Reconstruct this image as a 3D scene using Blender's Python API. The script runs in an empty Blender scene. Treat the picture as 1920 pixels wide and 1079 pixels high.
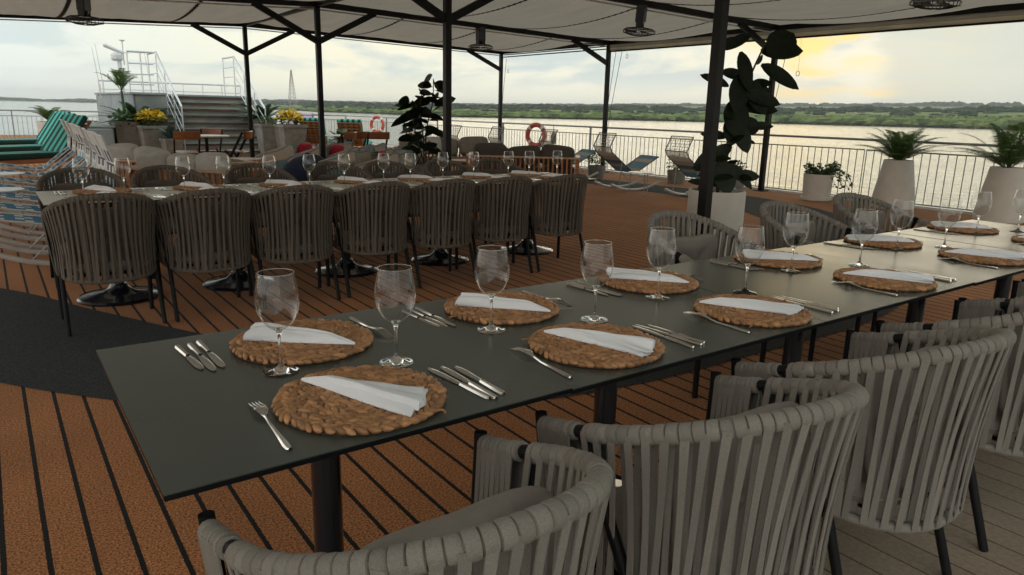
import bpy, math, random
import numpy as np
from mathutils import Vector, Matrix
PI = math.pi
random.seed(7)
RNG = np.random.default_rng(7)
SC = bpy.context.scene
COL = SC.collection
# ------------------------------------------------------------------ camera
cd = bpy.data.cameras.new('camera')
cam = bpy.data.objects.new('camera', cd)
COL.objects.link(cam)
R_ = Vector((0.811591, -0.583785, 0.02271)); U_ = Vector((0.12142, 0.20657, 0.970869)); F_ = Vector((0.57147, 0.785191, -0.238533))
M = Matrix((R_, U_, -F_)).transposed().to_4x4()
M.translation = Vector((0, 0, 1.39))
cam.matrix_world = M
cd.sensor_width = 36.0
cd.lens = 36.0 * 1345 / 1920
cd.clip_start = 0.05
cd.clip_end = 30000
SC.camera = cam
# ------------------------------------------------------------------ world: low evening sky with broken cloud
SUN_AZ = math.atan2(1338.4, 768.1)          # from +Y towards +X
SUN_EL = math.radians(7.0)
w = bpy.data.worlds.new('World'); SC.world = w; w.use_nodes = True
nt = w.node_tree; nt.nodes.clear()
def N(t, tree=None, **k):
    n = (tree or nt).nodes.new(t)
    for a, b in k.items(): setattr(n, a, b)
    return n
def ramp(n, pts, interp='LINEAR'):
    cr = n.color_ramp; cr.interpolation = interp
    while len(cr.elements) > 1: cr.elements.remove(cr.elements[-1])
    cr.elements[0].position = pts[0][0]; cr.elements[0].color = (*pts[0][1], 1)
    for p, c in pts[1:]:
        e = cr.elements.new(p); e.color = (*c, 1)
def build_world():
    L = nt.links.new
    sky = N('ShaderNodeTexSky'); sky.sky_type = 'NISHITA'; sky.sun_disc = False
    sky.sun_elevation = SUN_EL; sky.sun_rotation = SUN_AZ; sky.dust_density = 3.0; sky.air_density = 1.2
    tc = N('ShaderNodeTexCoord')
    nrm = N('ShaderNodeVectorMath', operation='NORMALIZE'); L(tc.outputs['Generated'], nrm.inputs[0])
    dot = N('ShaderNodeVectorMath', operation='DOT_PRODUCT'); L(nrm.outputs[0], dot.inputs[0])
    dot.inputs[1].default_value = (math.sin(SUN_AZ) * math.cos(SUN_EL), math.cos(SUN_AZ) * math.cos(SUN_EL), math.sin(SUN_EL))
    # base veil colour by angle from the sun
    base = N('ShaderNodeValToRGB'); L(dot.outputs['Value'], base.inputs[0])
    ramp(base, [(0.0, (13.5, 12.3, 10.6)), (0.22, (11.0, 10.2, 9.0)), (0.45, (5.9, 6.5, 6.3)), (0.64, (6.3, 6.5, 5.6)), (0.80, (6.9, 6.6, 5.1)), (0.92, (6.6, 6.5, 5.4)), (1.0, (6.2, 6.1, 5.0))])  # unseen sky opposite the sun brightened to light the deck under the canopy
    # cloud coordinates, flattened towards the horizon
    mp = N('ShaderNodeMapping'); mp.inputs['Scale'].default_value = (1.0, 1.0, 4.2); mp.inputs['Location'].default_value = (0.4, 0.2, 0.1); L(nrm.outputs[0], mp.inputs['Vector'])
    n1 = N('ShaderNodeTexNoise'); n1.inputs['Scale'].default_value = 4.4; n1.inputs['Detail'].default_value = 10; n1.inputs['Roughness'].default_value = 0.56
    n1.inputs['Distortion'].default_value = 0.35
    L(mp.outputs[0], n1.inputs['Vector'])
    r1 = N('ShaderNodeValToRGB'); L(n1.outputs['Fac'], r1.inputs[0]); ramp(r1, [(0.47, (0, 0, 0)), (0.56, (1, 1, 1))])
    # blue-grey breaks
    blue = N('ShaderNodeMix', data_type='RGBA'); blue.inputs[7].default_value = (3.2, 4.2, 4.6, 1)
    # keep breaks above the treeline and weaker away from the sun
    sep = N('ShaderNodeSeparateXYZ'); L(nrm.outputs[0], sep.inputs[0])
    hz = N('ShaderNodeMapRange'); hz.inputs[1].default_value = 0.02; hz.inputs[2].default_value = 0.05; L(sep.outputs['Z'], hz.inputs[0])
    mm = N('ShaderNodeMath', operation='MULTIPLY'); L(r1.outputs[0], mm.inputs[0]); L(hz.outputs[0], mm.inputs[1])
    sd = N('ShaderNodeMapRange'); sd.inputs[1].default_value = 0.3; sd.inputs[2].default_value = 0.85; sd.inputs[3].default_value = 0.25; sd.inputs[4].default_value = 0.62
    L(dot.outputs['Value'], sd.inputs[0])
    mm2 = N('ShaderNodeMath', operation='MULTIPLY'); L(mm.outputs[0], mm2.inputs[0]); L(sd.outputs[0], mm2.inputs[1])
    L(mm2.outputs[0], blue.inputs[0]); L(base.outputs[0], blue.inputs[6])
    # golden broken cloud around the sun
    g1 = N('ShaderNodeMapRange'); g1.inputs[1].default_value = 0.986; g1.inputs[2].default_value = 0.9985; g1.interpolation_type = 'SMOOTHSTEP'; L(dot.outputs['Value'], g1.inputs[0])
    n2 = N('ShaderNodeTexNoise'); n2.inputs['Scale'].default_value = 7.5; n2.inputs['Detail'].default_value = 8; n2.inputs['Distortion'].default_value = 0.5
    L(mp.outputs[0], n2.inputs['Vector'])
    r2 = N('ShaderNodeValToRGB'); L(n2.outputs['Fac'], r2.inputs[0]); ramp(r2, [(0.40, (1, 1, 1)), (0.56, (0, 0, 0))])
    gm = N('ShaderNodeMath', operation='MULTIPLY'); L(g1.outputs[0], gm.inputs[0]); L(r2.outputs[0], gm.inputs[1])
    gold = N('ShaderNodeMix', data_type='RGBA'); gold.inputs[7].default_value = (7.6, 5.7, 2.2, 1)
    L(gm.outputs[0], gold.inputs[0]); L(blue.outputs[2], gold.inputs[6])
    # grey-beige cloud bank to the right of the sun
    az = N('ShaderNodeMath', operation='ARCTAN2'); L(sep.outputs['X'], az.inputs[0]); L(sep.outputs['Y'], az.inputs[1])
    nadd = N('ShaderNodeMath', operation='MULTIPLY_ADD'); L(n2.outputs['Fac'], nadd.inputs[0]); nadd.inputs[1].default_value = 0.10; L(az.outputs[0], nadd.inputs[2])
    r3 = N('ShaderNodeMapRange'); r3.inputs[1].default_value = SUN_AZ + .070; r3.inputs[2].default_value = SUN_AZ + .105; r3.interpolation_type = 'SMOOTHSTEP'; r3.inputs[4].default_value = 0.85; L(nadd.outputs[0], r3.inputs[0])
    bank = N('ShaderNodeMix', data_type='RGBA'); bank.inputs[7].default_value = (4.6, 4.9, 4.3, 1)
    L(r3.outputs[0], bank.inputs[0]); L(gold.outputs[2], bank.inputs[6])
    mx = N('ShaderNodeMix', data_type='RGBA'); mx.inputs[0].default_value = 0.99
    L(sky.outputs[0], mx.inputs[6]); L(bank.outputs[2], mx.inputs[7])
    bg = N('ShaderNodeBackground'); bg.inputs['Strength'].default_value = 0.1
    el = N('ShaderNodeMapRange'); el.inputs[1].default_value = 0.08; el.inputs[2].default_value = 0.40; L(sep.outputs['Z'], el.inputs[0])
    hs = N('ShaderNodeMix', data_type='RGBA', blend_type='MULTIPLY'); hs.inputs[7].default_value = (0.66, 0.76, 0.86, 1); L(el.outputs[0], hs.inputs[0]); L(mx.outputs[2], hs.inputs[6])
    L(hs.outputs[2], bg.inputs['Color'])
    out = N('ShaderNodeOutputWorld'); L(bg.outputs[0], out.inputs[0])
build_world()
sl = bpy.data.lights.new('sun', 'SUN'); sl.energy = 0.7; sl.angle = math.radians(62); sl.color = (1.0, 0.80, 0.52)
sun = bpy.data.objects.new('sun', sl); COL.objects.link(sun)
sdir = Vector((math.sin(SUN_AZ) * math.cos(SUN_EL), math.cos(SUN_AZ) * math.cos(SUN_EL), math.sin(SUN_EL)))
sun.rotation_euler = (-sdir).to_track_quat('-Z', 'Y').to_euler()
SC.view_settings.view_transform = 'Standard'
SC.view_settings.look = 'None'
SC.view_settings.exposure = 0.65
SC.view_settings.gamma = 1.0
SC.cycles.use_denoising = True
SC.cycles.max_bounces = 10
SC.cycles.transparent_max_bounces = 24
SC.cycles.transmission_bounces = 10
SC.cycles.glossy_bounces = 5
SC.cycles.sample_clamp_indirect = 4.0
# ------------------------------------------------------------------ materials
MATS = {}
def mat(name, col, rough=0.6, metal=0.0, var=0.12, vscale=8.0, bump=0.0, bscale=60.0, spec=0.5, trans=0.0, coat=0.0, island=0.0, stretch=None):
    m = bpy.data.materials.new(name); m.use_nodes = True
    t = m.node_tree; b = t.nodes['Principled BSDF']; L = t.links.new
    b.inputs['Roughness'].default_value = rough; b.inputs['Metallic'].default_value = metal
    b.inputs['Specular IOR Level'].default_value = spec; b.inputs['Coat Weight'].default_value = coat
    tc = N('ShaderNodeTexCoord', t); src = tc.outputs['Object']
    if stretch:
        mp = N('ShaderNodeMapping', t); mp.inputs['Scale'].default_value = stretch; L(src, mp.inputs[0]); src = mp.outputs[0]
    n = N('ShaderNodeTexNoise', t); n.inputs['Scale'].default_value = vscale; n.inputs['Detail'].default_value = 5; L(src, n.inputs['Vector'])
    r = N('ShaderNodeValToRGB', t); L(n.outputs['Fac'], r.inputs[0])
    lo = tuple(c * (1 - var) for c in col); hi = tuple(min(1, c * (1 + var)) for c in col)
    ramp(r, [(0.3, lo), (0.7, hi)])
    cs = r.outputs[0]
    if island:
        g = N('ShaderNodeNewGeometry', t)
        mr = N('ShaderNodeMapRange', t); mr.inputs[3].default_value = 1 - island; mr.inputs[4].default_value = 1 + island; L(g.outputs['Random Per Island'], mr.inputs[0])
        hs = N('ShaderNodeHueSaturation', t); L(mr.outputs[0], hs.inputs['Value']); L(cs, hs.inputs['Color']); cs = hs.outputs[0]
    L(cs, b.inputs['Base Color'])
    if bump:
        n2 = N('ShaderNodeTexNoise', t); n2.inputs['Scale'].default_value = bscale; n2.inputs['Detail'].default_value = 3; L(src, n2.inputs['Vector'])
        bm = N('ShaderNodeBump', t); bm.inputs['Strength'].default_value = bump; bm.inputs['Distance'].default_value = 0.004
        L(n2.outputs['Fac'], bm.inputs['Height']); L(bm.outputs[0], b.inputs['Normal'])
    if trans:
        tr = N('ShaderNodeBsdfTranslucent', t); L(cs, tr.inputs['Color'])
        mx = N('ShaderNodeMixShader', t); mx.inputs[0].default_value = trans
        L(b.outputs[0], mx.inputs[1]); L(tr.outputs[0], mx.inputs[2]); L(mx.outputs[0], t.nodes['Material Output'].inputs[0])
    MATS[name] = m
    return m
mat('black_metal', (0.006, 0.006, 0.007), 0.5, 0.0, 0.2, spec=0.16)
mat('post_metal', (0.010, 0.008, 0.007), 0.42, 0.0, 0.25, 5, spec=0.22)
mat('base_enamel', (0.006, 0.007, 0.012), 0.22, 0.0, 0.2, coat=0.5)
mat('rope_grey', (0.222, 0.200, 0.172), 0.92, 0, 0.16, 420, 0.55, 700, 0.25, island=0.14)
mat('rope_dark', (0.125, 0.105, 0.085), 0.92, 0, 0.16, 260, 0.6, 500, 0.25, island=0.14)
mat('cushion', (0.22, 0.19, 0.16), 0.95, 0, 0.06, 30, 0.3, 700, 0.2)
mat('cushion_grey', (0.50, 0.49, 0.46), 0.95, 0, 0.10, 12, 0.3, 500, 0.2)
mat('cushion_dark', (0.095, 0.082, 0.070), 0.95, 0, 0.1, 12, 0.3, 500, 0.2)
mat('cushion_taupe', (0.24, 0.215, 0.18), 0.95, 0, 0.1, 12, 0.3, 500, 0.2)
mat('hyacinth', (0.36, 0.175, 0.072), 0.42, 0, 0.25, 60, 0.4, 300, 0.5, island=0.34)
mat('braid_shadow', (0.05, 0.024, 0.010), 0.8)
mat('linen', (0.87, 0.87, 0.89), 0.85, 0, 0.02, 40, 0.25, 900, 0.2, trans=0.12)
mat('steel', (0.62, 0.60, 0.57), 0.16, 1.0, 0.05)
mat('rail_steel', (0.66, 0.68, 0.70), 0.32, 0.7, 0.08)
mat('rail_paint', (0.30, 0.30, 0.30), 0.4, 0.3, 0.1)
mat('white_pot', (0.60, 0.56, 0.50), 0.75, 0, 0.06, 6, 0.25, 90)
mat('clay_pot', (0.23, 0.225, 0.20), 0.85, 0, 0.22, 6, 0.4, 60)
mat('soil', (0.03, 0.02, 0.015), 0.95, 0, 0.4, 40, 0.8, 60)
mat('rubber_leaf', (0.011, 0.018, 0.007), 0.42, 0, 0.35, 20, spec=0.16, trans=0.06, island=0.3)
mat('palm_leaf', (0.085, 0.150, 0.040), 0.5, 0, 0.3, 20, trans=0.3, island=0.3)
mat('bush_leaf', (0.055, 0.105, 0.028), 0.5, 0, 0.3, 20, trans=0.3, island=0.35)
mat('cycad_leaf', (0.030, 0.065, 0.022), 0.5, 0, 0.3, 20, trans=0.2, island=0.3)
mat('agave_leaf', (0.075, 0.125, 0.105), 0.5, 0, 0.2, 20, trans=0.15, island=0.2)
mat('red_leaf', (0.22, 0.09, 0.075), 0.6, 0, 0.4, 20, trans=0.3, island=0.4)
mat('yellow_leaf', (0.75, 0.52, 0.03), 0.5, 0, 0.2, 20, trans=0.3, island=0.25)
mat('stem_brown', (0.055, 0.038, 0.022), 0.8, 0, 0.3, 30)
mat('teak', (0.36, 0.145, 0.055), 0.5, 0, 0.3, 7, 0.2, 60, stretch=(1, 6, 6), island=0.15)
mat('teak_top', (0.50, 0.33, 0.20), 0.45, 0, 0.2, 7, 0.2, 60, stretch=(1, 6, 6))
mat('chair_wood', (0.28, 0.11, 0.045), 0.35, 0, 0.25, 9, stretch=(1, 5, 5))
mat('white_top', (0.75, 0.72, 0.68), 0.35)
mat('white_tube', (0.55, 0.53, 0.50), 0.35, 0.2)
mat('red_cushion', (0.45, 0.02, 0.05), 0.9, 0, 0.1)
mat('navy_fabric', (0.012, 0.022, 0.055), 0.9, 0, 0.25, 8, 0.5, 30)
mat('mesh_beige', (0.42, 0.35, 0.28), 0.85, 0, 0.12, 30)
mat('mesh_blue', (0.15, 0.24, 0.27), 0.8, 0, 0.12, 30)
mat('concrete', (0.20, 0.22, 0.21), 0.85, 0, 0.28, 2.2, 0.5, 30)
mat('step_concrete', (0.33, 0.34, 0.31), 0.85, 0, 0.2, 2.2, 0.5, 30)
mat('laminate_sky_sheen', (0.46, 0.42, 0.33), 0.35, 0, 0.05, 5)  # pale base colour stands in for the cream sky reflection on the tops
mat('concrete_pale', (0.28, 0.32, 0.335), 0.85, 0, 0.16, 3, 0.3, 30)
mat('tread_brown', (0.085, 0.045, 0.030), 0.8, 0, 0.25, 4)
mat('ring_red', (0.50, 0.09, 0.055), 0.45)
mat('ring_white', (0.8, 0.8, 0.78), 0.45)
mat('lilac', (0.50, 0.40, 0.60), 0.9, 0, 0.2, 6)
mat('white_plastic', (0.72, 0.73, 0.74), 0.4)
mat('fan_black', (0.010, 0.010, 0.011), 0.35)
mat('fan_wire', (0.05, 0.05, 0.05), 0.3, 0.6)
mat('blind', (0.33, 0.30, 0.26), 0.8, 0, 0.12, 3, trans=0.35)
mat('blind_backlit', (0.74, 0.68, 0.57), 0.8, 0, 0.10, 3, trans=0.6)  # paler copy of blind, daylight from outside put into its colour
mat('lace', (0.035, 0.028, 0.022), 0.9, 0, 0.3, 40)
mat('track_white', (0.88, 0.86, 0.80), 0.5)
mat('tower_steel', (0.30, 0.26, 0.25), 0.6)
mat('tree_bark', (0.06, 0.05, 0.04), 0.9)
mat('wire_dark', (0.05, 0.05, 0.055), 0.5, 0.3)
# --- tabletop laminate
def m_laminate():
    m = mat('laminate', (0.060, 0.069, 0.059), 0.24, 0, 0.07, 3, 0.0, 900, 0.6)
    t = m.node_tree; L = t.links.new; b = t.nodes['Principled BSDF']; tc = N('ShaderNodeTexCoord', t)
    n = N('ShaderNodeTexNoise', t); n.inputs['Scale'].default_value = 3; n.inputs['Detail'].default_value = 3; L(tc.outputs['Object'], n.inputs['Vector'])
    r = N('ShaderNodeMapRange', t); r.inputs[1].default_value = .3; r.inputs[2].default_value = .7; r.inputs[3].default_value = .21; r.inputs[4].default_value = .27; L(n.outputs['Fac'], r.inputs[0]); L(r.outputs[0], b.inputs['Roughness'])
    return m
m_laminate()
# --- glass
def m_glass():
    m = bpy.data.materials.new('wine_glass'); m.use_nodes = True; t = m.node_tree; L = t.links.new
    t.nodes.remove(t.nodes['Principled BSDF'])
    g = N('ShaderNodeBsdfGlass', t); g.inputs['Roughness'].default_value = 0.0; g.inputs['IOR'].default_value = 1.48; g.inputs['Color'].default_value = (0.99, 0.995, 0.99, 1)
    L(g.outputs[0], t.nodes['Material Output'].inputs[0]); MATS['wine_glass'] = m
m_glass()
def m_thin():
    m = bpy.data.materials.new('thin_glass'); m.use_nodes = True; t = m.node_tree; L = t.links.new
    t.nodes.remove(t.nodes['Principled BSDF'])
    tr = N('ShaderNodeBsdfTransparent', t); tr.inputs[0].default_value = (0.965, 0.97, 0.965, 1); gl = N('ShaderNodeBsdfGlossy', t); gl.inputs['Roughness'].default_value = 0.0; gl.inputs['Color'].default_value = (1, 1, 1, 1)
    lw = N('ShaderNodeLayerWeight', t); lw.inputs['Blend'].default_value = 0.5
    pw = N('ShaderNodeMath', t, operation='POWER'); pw.inputs[1].default_value = 3.0; L(lw.outputs['Facing'], pw.inputs[0])
    mu = N('ShaderNodeMath', t, operation='MULTIPLY_ADD'); mu.inputs[1].default_value = 0.85; mu.inputs[2].default_value = 0.045; mu.use_clamp = True; L(pw.outputs[0], mu.inputs[0])
    mx = N('ShaderNodeMixShader', t); L(mu.outputs[0], mx.inputs[0]); L(tr.outputs[0], mx.inputs[1]); L(gl.outputs[0], mx.inputs[2]); L(mx.outputs[0], t.nodes['Material Output'].inputs[0]); MATS['thin_glass'] = m
m_thin()
# --- floor: planked carpet
def m_planks(name, c1, c2, line, pitch, lw, bump=0.5, gr=260, rough=0.95):
    m = bpy.data.materials.new(name); m.use_nodes = True; t = m.node_tree; L = t.links.new; b = t.nodes['Principled BSDF']
    b.inputs['Roughness'].default_value = rough; b.inputs['Specular IOR Level'].default_value = 0.2; b.inputs['Sheen Weight'].default_value = 0.03
    tc = N('ShaderNodeTexCoord', t); sp = N('ShaderNodeSeparateXYZ', t); L(tc.outputs['Object'], sp.inputs[0])
    wob = N('ShaderNodeTexNoise', t); wob.inputs['Scale'].default_value = 90; L(tc.outputs['Object'], wob.inputs['Vector'])
    wa = N('ShaderNodeMath', t, operation='MULTIPLY_ADD'); wa.inputs[1].default_value = 0.006; L(wob.outputs['Fac'], wa.inputs[0]); L(sp.outputs['X'], wa.inputs[2])
    dv = N('ShaderNodeMath', t, operation='DIVIDE'); dv.inputs[1].default_value = pitch; L(wa.outputs[0], dv.inputs[0])
    fr = N('ShaderNodeMath', t, operation='FRACT'); L(dv.outputs[0], fr.inputs[0])
    lt = N('ShaderNodeMath', t, operation='LESS_THAN'); lt.inputs[1].default_value = lw / pitch; L(fr.outputs[0], lt.inputs[0])
    fl = N('ShaderNodeMath', t, operation='FLOOR'); L(dv.outputs[0], fl.inputs[0])
    wn = N('ShaderNodeTexWhiteNoise', t, noise_dimensions='1D'); L(fl.outputs[0], wn.inputs['W'])
    n1 = N('ShaderNodeTexNoise', t); n1.inputs['Scale'].default_value = gr; n1.inputs['Detail'].default_value = 2; L(tc.outputs['Object'], n1.inputs['Vector'])
    n3 = N('ShaderNodeTexNoise', t); n3.inputs['Scale'].default_value = 1.3; n3.inputs['Detail'].default_value = 6; L(tc.outputs['Object'], n3.inputs['Vector'])
    r = N('ShaderNodeValToRGB', t); ramp(r, [(0.36, c1), (0.64, c2)]); L(n1.outputs['Fac'], r.inputs[0])
    hv = N('ShaderNodeMath', t, operation='MULTIPLY_ADD'); hv.inputs[1].default_value = 0.8; hv.inputs[2].default_value = 0.57; L(n3.outputs['Fac'], hv.inputs[0])
    hv2 = N('ShaderNodeMath', t, operation='MULTIPLY_ADD'); hv2.inputs[1].default_value = 0.10; L(wn.outputs['Value'], hv2.inputs[0]); L(hv.outputs[0], hv2.inputs[2])
    hs = N('ShaderNodeHueSaturation', t); L(hv2.outputs[0], hs.inputs['Value']); L(r.outputs[0], hs.inputs['Color'])
    mx = N('ShaderNodeMix', t, data_type='RGBA'); mx.inputs[7].default_value = (*line, 1); L(lt.outputs[0], mx.inputs[0]); L(hs.outputs[0], mx.inputs[6])
    L(mx.outputs[2], b.inputs['Base Color'])
    bm = N('ShaderNodeBump', t); bm.inputs['Strength'].default_value = bump; bm.inputs['Distance'].default_value = 0.004; L(n1.outputs['Fac'], bm.inputs['Height']); L(bm.outputs[0], b.inputs['Normal'])
    MATS[name] = m
m_planks('carpet_orange', (0.17, 0.066, 0.025), (0.56, 0.235, 0.090), (0.008, 0.007, 0.006), 0.1165, 0.0160, 0.8, 130)
m_planks('wood_taupe', (0.22, 0.165, 0.115), (0.27, 0.205, 0.145), (0.05, 0.035, 0.025), 0.125, 0.006, 0.15, 60, 0.7)
mat('carpet_charcoal', (0.040, 0.042, 0.044), 0.97, 0, 0.65, 130, 0.7, 260, 0.2)
# --- water
def m_water():
    m = bpy.data.materials.new('river_water'); m.use_nodes = True; t = m.node_tree; L = t.links.new; b = t.nodes['Principled BSDF']
    b.inputs['Base Color'].default_value = (0.20, 0.19, 0.13, 1); b.inputs['Roughness'].default_value = 0.10; b.inputs['Specular IOR Level'].default_value = 0.24; b.inputs['IOR'].default_value = 1.33
    tc = N('ShaderNodeTexCoord', t)
    mp = N('ShaderNodeMapping', t); mp.inputs['Scale'].default_value = (0.9, 0.35, 1); mp.inputs['Rotation'].default_value = (0, 0, 0.5); L(tc.outputs['Object'], mp.inputs[0])
    n1 = N('ShaderNodeTexNoise', t); n1.inputs['Scale'].default_value = 0.9; n1.inputs['Detail'].default_value = 6; n1.inputs['Distortion'].default_value = 0.6; L(mp.outputs[0], n1.inputs['Vector'])
    n2 = N('ShaderNodeTexNoise', t); n2.inputs['Scale'].default_value = 0.05; n2.inputs['Detail'].default_value = 4; L(mp.outputs[0], n2.inputs['Vector'])
    ad = N('ShaderNodeMath', t, operation='MULTIPLY_ADD'); ad.inputs[1].default_value = 4; L(n2.outputs['Fac'], ad.inputs[0]); L(n1.outputs['Fac'], ad.inputs[2])
    bm = N('ShaderNodeBump', t); bm.inputs['Strength'].default_value = 0.8; bm.inputs['Distance'].default_value = 0.4; L(ad.outputs[0], bm.inputs['Height']); L(bm.outputs[0], b.inputs['Normal'])
    r = N('ShaderNodeValToRGB', t); ramp(r, [(0.4, (0.12, 0.125, 0.11)), (0.65, (0.20, 0.20, 0.17))]); L(n2.outputs['Fac'], r.inputs[0]); L(r.outputs[0], b.inputs['Base Color'])
    MATS['river_water'] = m
m_water()
# --- land
def m_land(name, c1, c2, c3, sc):
    m = bpy.data.materials.new(name); m.use_nodes = True; t = m.node_tree; L = t.links.new; b = t.nodes['Principled BSDF']; b.inputs['Roughness'].default_value = 0.95; b.inputs['Specular IOR Level'].default_value = 0.1
    tc = N('ShaderNodeTexCoord', t); n = N('ShaderNodeTexNoise', t); n.inputs['Scale'].default_value = sc; n.inputs['Detail'].default_value = 8; L(tc.outputs['Object'], n.inputs['Vector'])
    r = N('ShaderNodeValToRGB', t); ramp(r, [(0.35, c1), (0.5, c2), (0.68, c3)]); L(n.outputs['Fac'], r.inputs[0]); L(r.outputs[0], b.inputs['Base Color'])
    MATS[name] = m
m_land('bank_grass', (0.07, 0.10, 0.03), (0.14, 0.18, 0.06), (0.24, 0.25, 0.12), 0.02)
m_land('reeds', (0.06, 0.09, 0.028), (0.11, 0.155, 0.045), (0.17, 0.21, 0.07), 0.06)
m_land('trees_far', (0.015, 0.027, 0.014), (0.028, 0.044, 0.02), (0.05, 0.068, 0.03), 0.05)
# --- canopy fabric
def m_fabric():
    m = mat('canopy_fabric', (0.45, 0.40, 0.335), 0.9, 0, 0.07, 1.2, 0.6, 3.0, 0.1, trans=0.35, stretch=(4, 1, 1))
m_fabric()
# --- striped mattress / woven cord colours
def m_stripes(name, a, b_, axis, pitch, frac):
    m = bpy.data.materials.new(name); m.use_nodes = True; t = m.node_tree; L = t.links.new; b = t.nodes['Principled BSDF']; b.inputs['Roughness'].default_value = 0.85
    tc = N('ShaderNodeTexCoord', t); sp = N('ShaderNodeSeparateXYZ', t); L(tc.outputs['Object'], sp.inputs[0])
    dv = N('ShaderNodeMath', t, operation='DIVIDE'); dv.inputs[1].default_value = pitch; L(sp.outputs[axis], dv.inputs[0])
    fr = N('ShaderNodeMath', t, operation='FRACT'); L(dv.outputs[0], fr.inputs[0])
    lt = N('ShaderNodeMath', t, operation='LESS_THAN'); lt.inputs[1].default_value = frac; L(fr.outputs[0], lt.inputs[0])
    mx = N('ShaderNodeMix', t, data_type='RGBA'); mx.inputs[6].default_value = (*a, 1); mx.inputs[7].default_value = (*b_, 1); L(lt.outputs[0], mx.inputs[0]); L(mx.outputs[2], b.inputs['Base Color'])
    MATS[name] = m
m_stripes('stripe_teal', (0.012, 0.05, 0.045), (0.08, 0.47, 0.39), 1, 0.155, 0.52)
def m_cord():
    m = bpy.data.materials.new('cord'); m.use_nodes = True; t = m.node_tree; L = t.links.new; b = t.nodes['Principled BSDF']; b.inputs['Roughness'].default_value = 0.6
    tc = N('ShaderNodeTexCoord', t); sp = N('ShaderNodeSeparateXYZ', t); L(tc.outputs['Object'], sp.inputs[0])
    # colour blocks along the length (object x), broken into checks across the back
    hz = N('ShaderNodeMath', t, operation='SUBTRACT'); hz.inputs[1].default_value = 0.68; L(sp.outputs['Z'], hz.inputs[0]); hm = N('ShaderNodeMath', t, operation='MAXIMUM'); hm.inputs[1].default_value = 0; L(hz.outputs[0], hm.inputs[0])
    sx = N('ShaderNodeMath', t, operation='SUBTRACT'); L(sp.outputs['X'], sx.inputs[0]); L(hm.outputs[0], sx.inputs[1])
    yd = N('ShaderNodeMath', t, operation='DIVIDE'); yd.inputs[1].default_value = .2; L(sp.outputs['Y'], yd.inputs[0]); yf = N('ShaderNodeMath', t, operation='FRACT'); L(yd.outputs[0], yf.inputs[0])
    yg = N('ShaderNodeMath', t, operation='GREATER_THAN'); yg.inputs[1].default_value = .5; L(yf.outputs[0], yg.inputs[0]); ys = N('ShaderNodeMath', t, operation='MULTIPLY_ADD'); ys.inputs[1].default_value = .065; L(yg.outputs[0], ys.inputs[0]); L(sx.outputs[0], ys.inputs[2])
    mx_ = N('ShaderNodeMapRange', t); mx_.inputs[1].default_value = -0.7; mx_.inputs[2].default_value = 0.75; L(ys.outputs[0], mx_.inputs[0])
    Wt, Bl, Nv, Lb = (0.70, 0.70, 0.68), (0.05, 0.22, 0.36), (0.008, 0.018, 0.08), (0.16, 0.40, 0.52)
    rx = N('ShaderNodeValToRGB', t); ramp(rx, [(0.0, Wt), (0.11, Nv), (0.18, Wt), (0.25, Lb), (0.30, Nv), (0.365, Lb), (0.40, Nv), (0.455, Wt), (0.48, Lb), (0.53, Bl), (0.60, Wt), (0.64, Bl), (0.73, Wt), (0.77, Bl), (0.87, Wt), (0.90, Bl)], 'CONSTANT'); L(mx_.outputs[0], rx.inputs[0])
    my = N('ShaderNodeMath', t, operation='ABSOLUTE'); L(sp.outputs['Y'], my.inputs[0]); gt = N('ShaderNodeMath', t, operation='GREATER_THAN'); gt.inputs[1].default_value = 0.235; L(my.outputs[0], gt.inputs[0])
    mx = N('ShaderNodeMix', t, data_type='RGBA'); mx.inputs[7].default_value = (0.62, 0.61, 0.58, 1); L(gt.outputs[0], mx.inputs[0]); L(rx.outputs[0], mx.inputs[6])
    L(mx.outputs[2], b.inputs['Base Color']); MATS['cord'] = m
m_cord()
def m_cord_river():
    m = bpy.data.materials.new('cord_river'); m.use_nodes = True; t = m.node_tree; L = t.links.new; b = t.nodes['Principled BSDF']; b.inputs['Roughness'].default_value = 0.6
    tc = N('ShaderNodeTexCoord', t); sp = N('ShaderNodeSeparateXYZ', t); L(tc.outputs['Object'], sp.inputs[0]); mx_ = N('ShaderNodeMapRange', t); mx_.inputs[1].default_value = -0.6; mx_.inputs[2].default_value = 0.6; L(sp.outputs['X'], mx_.inputs[0])
    rx = N('ShaderNodeValToRGB', t); Be, Wt, Bl, Dk = (0.36, 0.31, 0.26), (0.5, 0.47, 0.42), (0.09, 0.26, 0.38), (0.08, 0.12, 0.17)
    ramp(rx, [(0.0, Wt), (0.16, Be), (0.24, Dk), (0.32, Be), (0.38, Bl), (0.52, Dk), (0.58, Be), (0.64, Bl), (0.80, Wt), (0.88, Bl)], 'CONSTANT'); L(mx_.outputs[0], rx.inputs[0]); L(rx.outputs[0], b.inputs['Base Color']); MATS['cord_river'] = m
m_cord_river()
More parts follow.
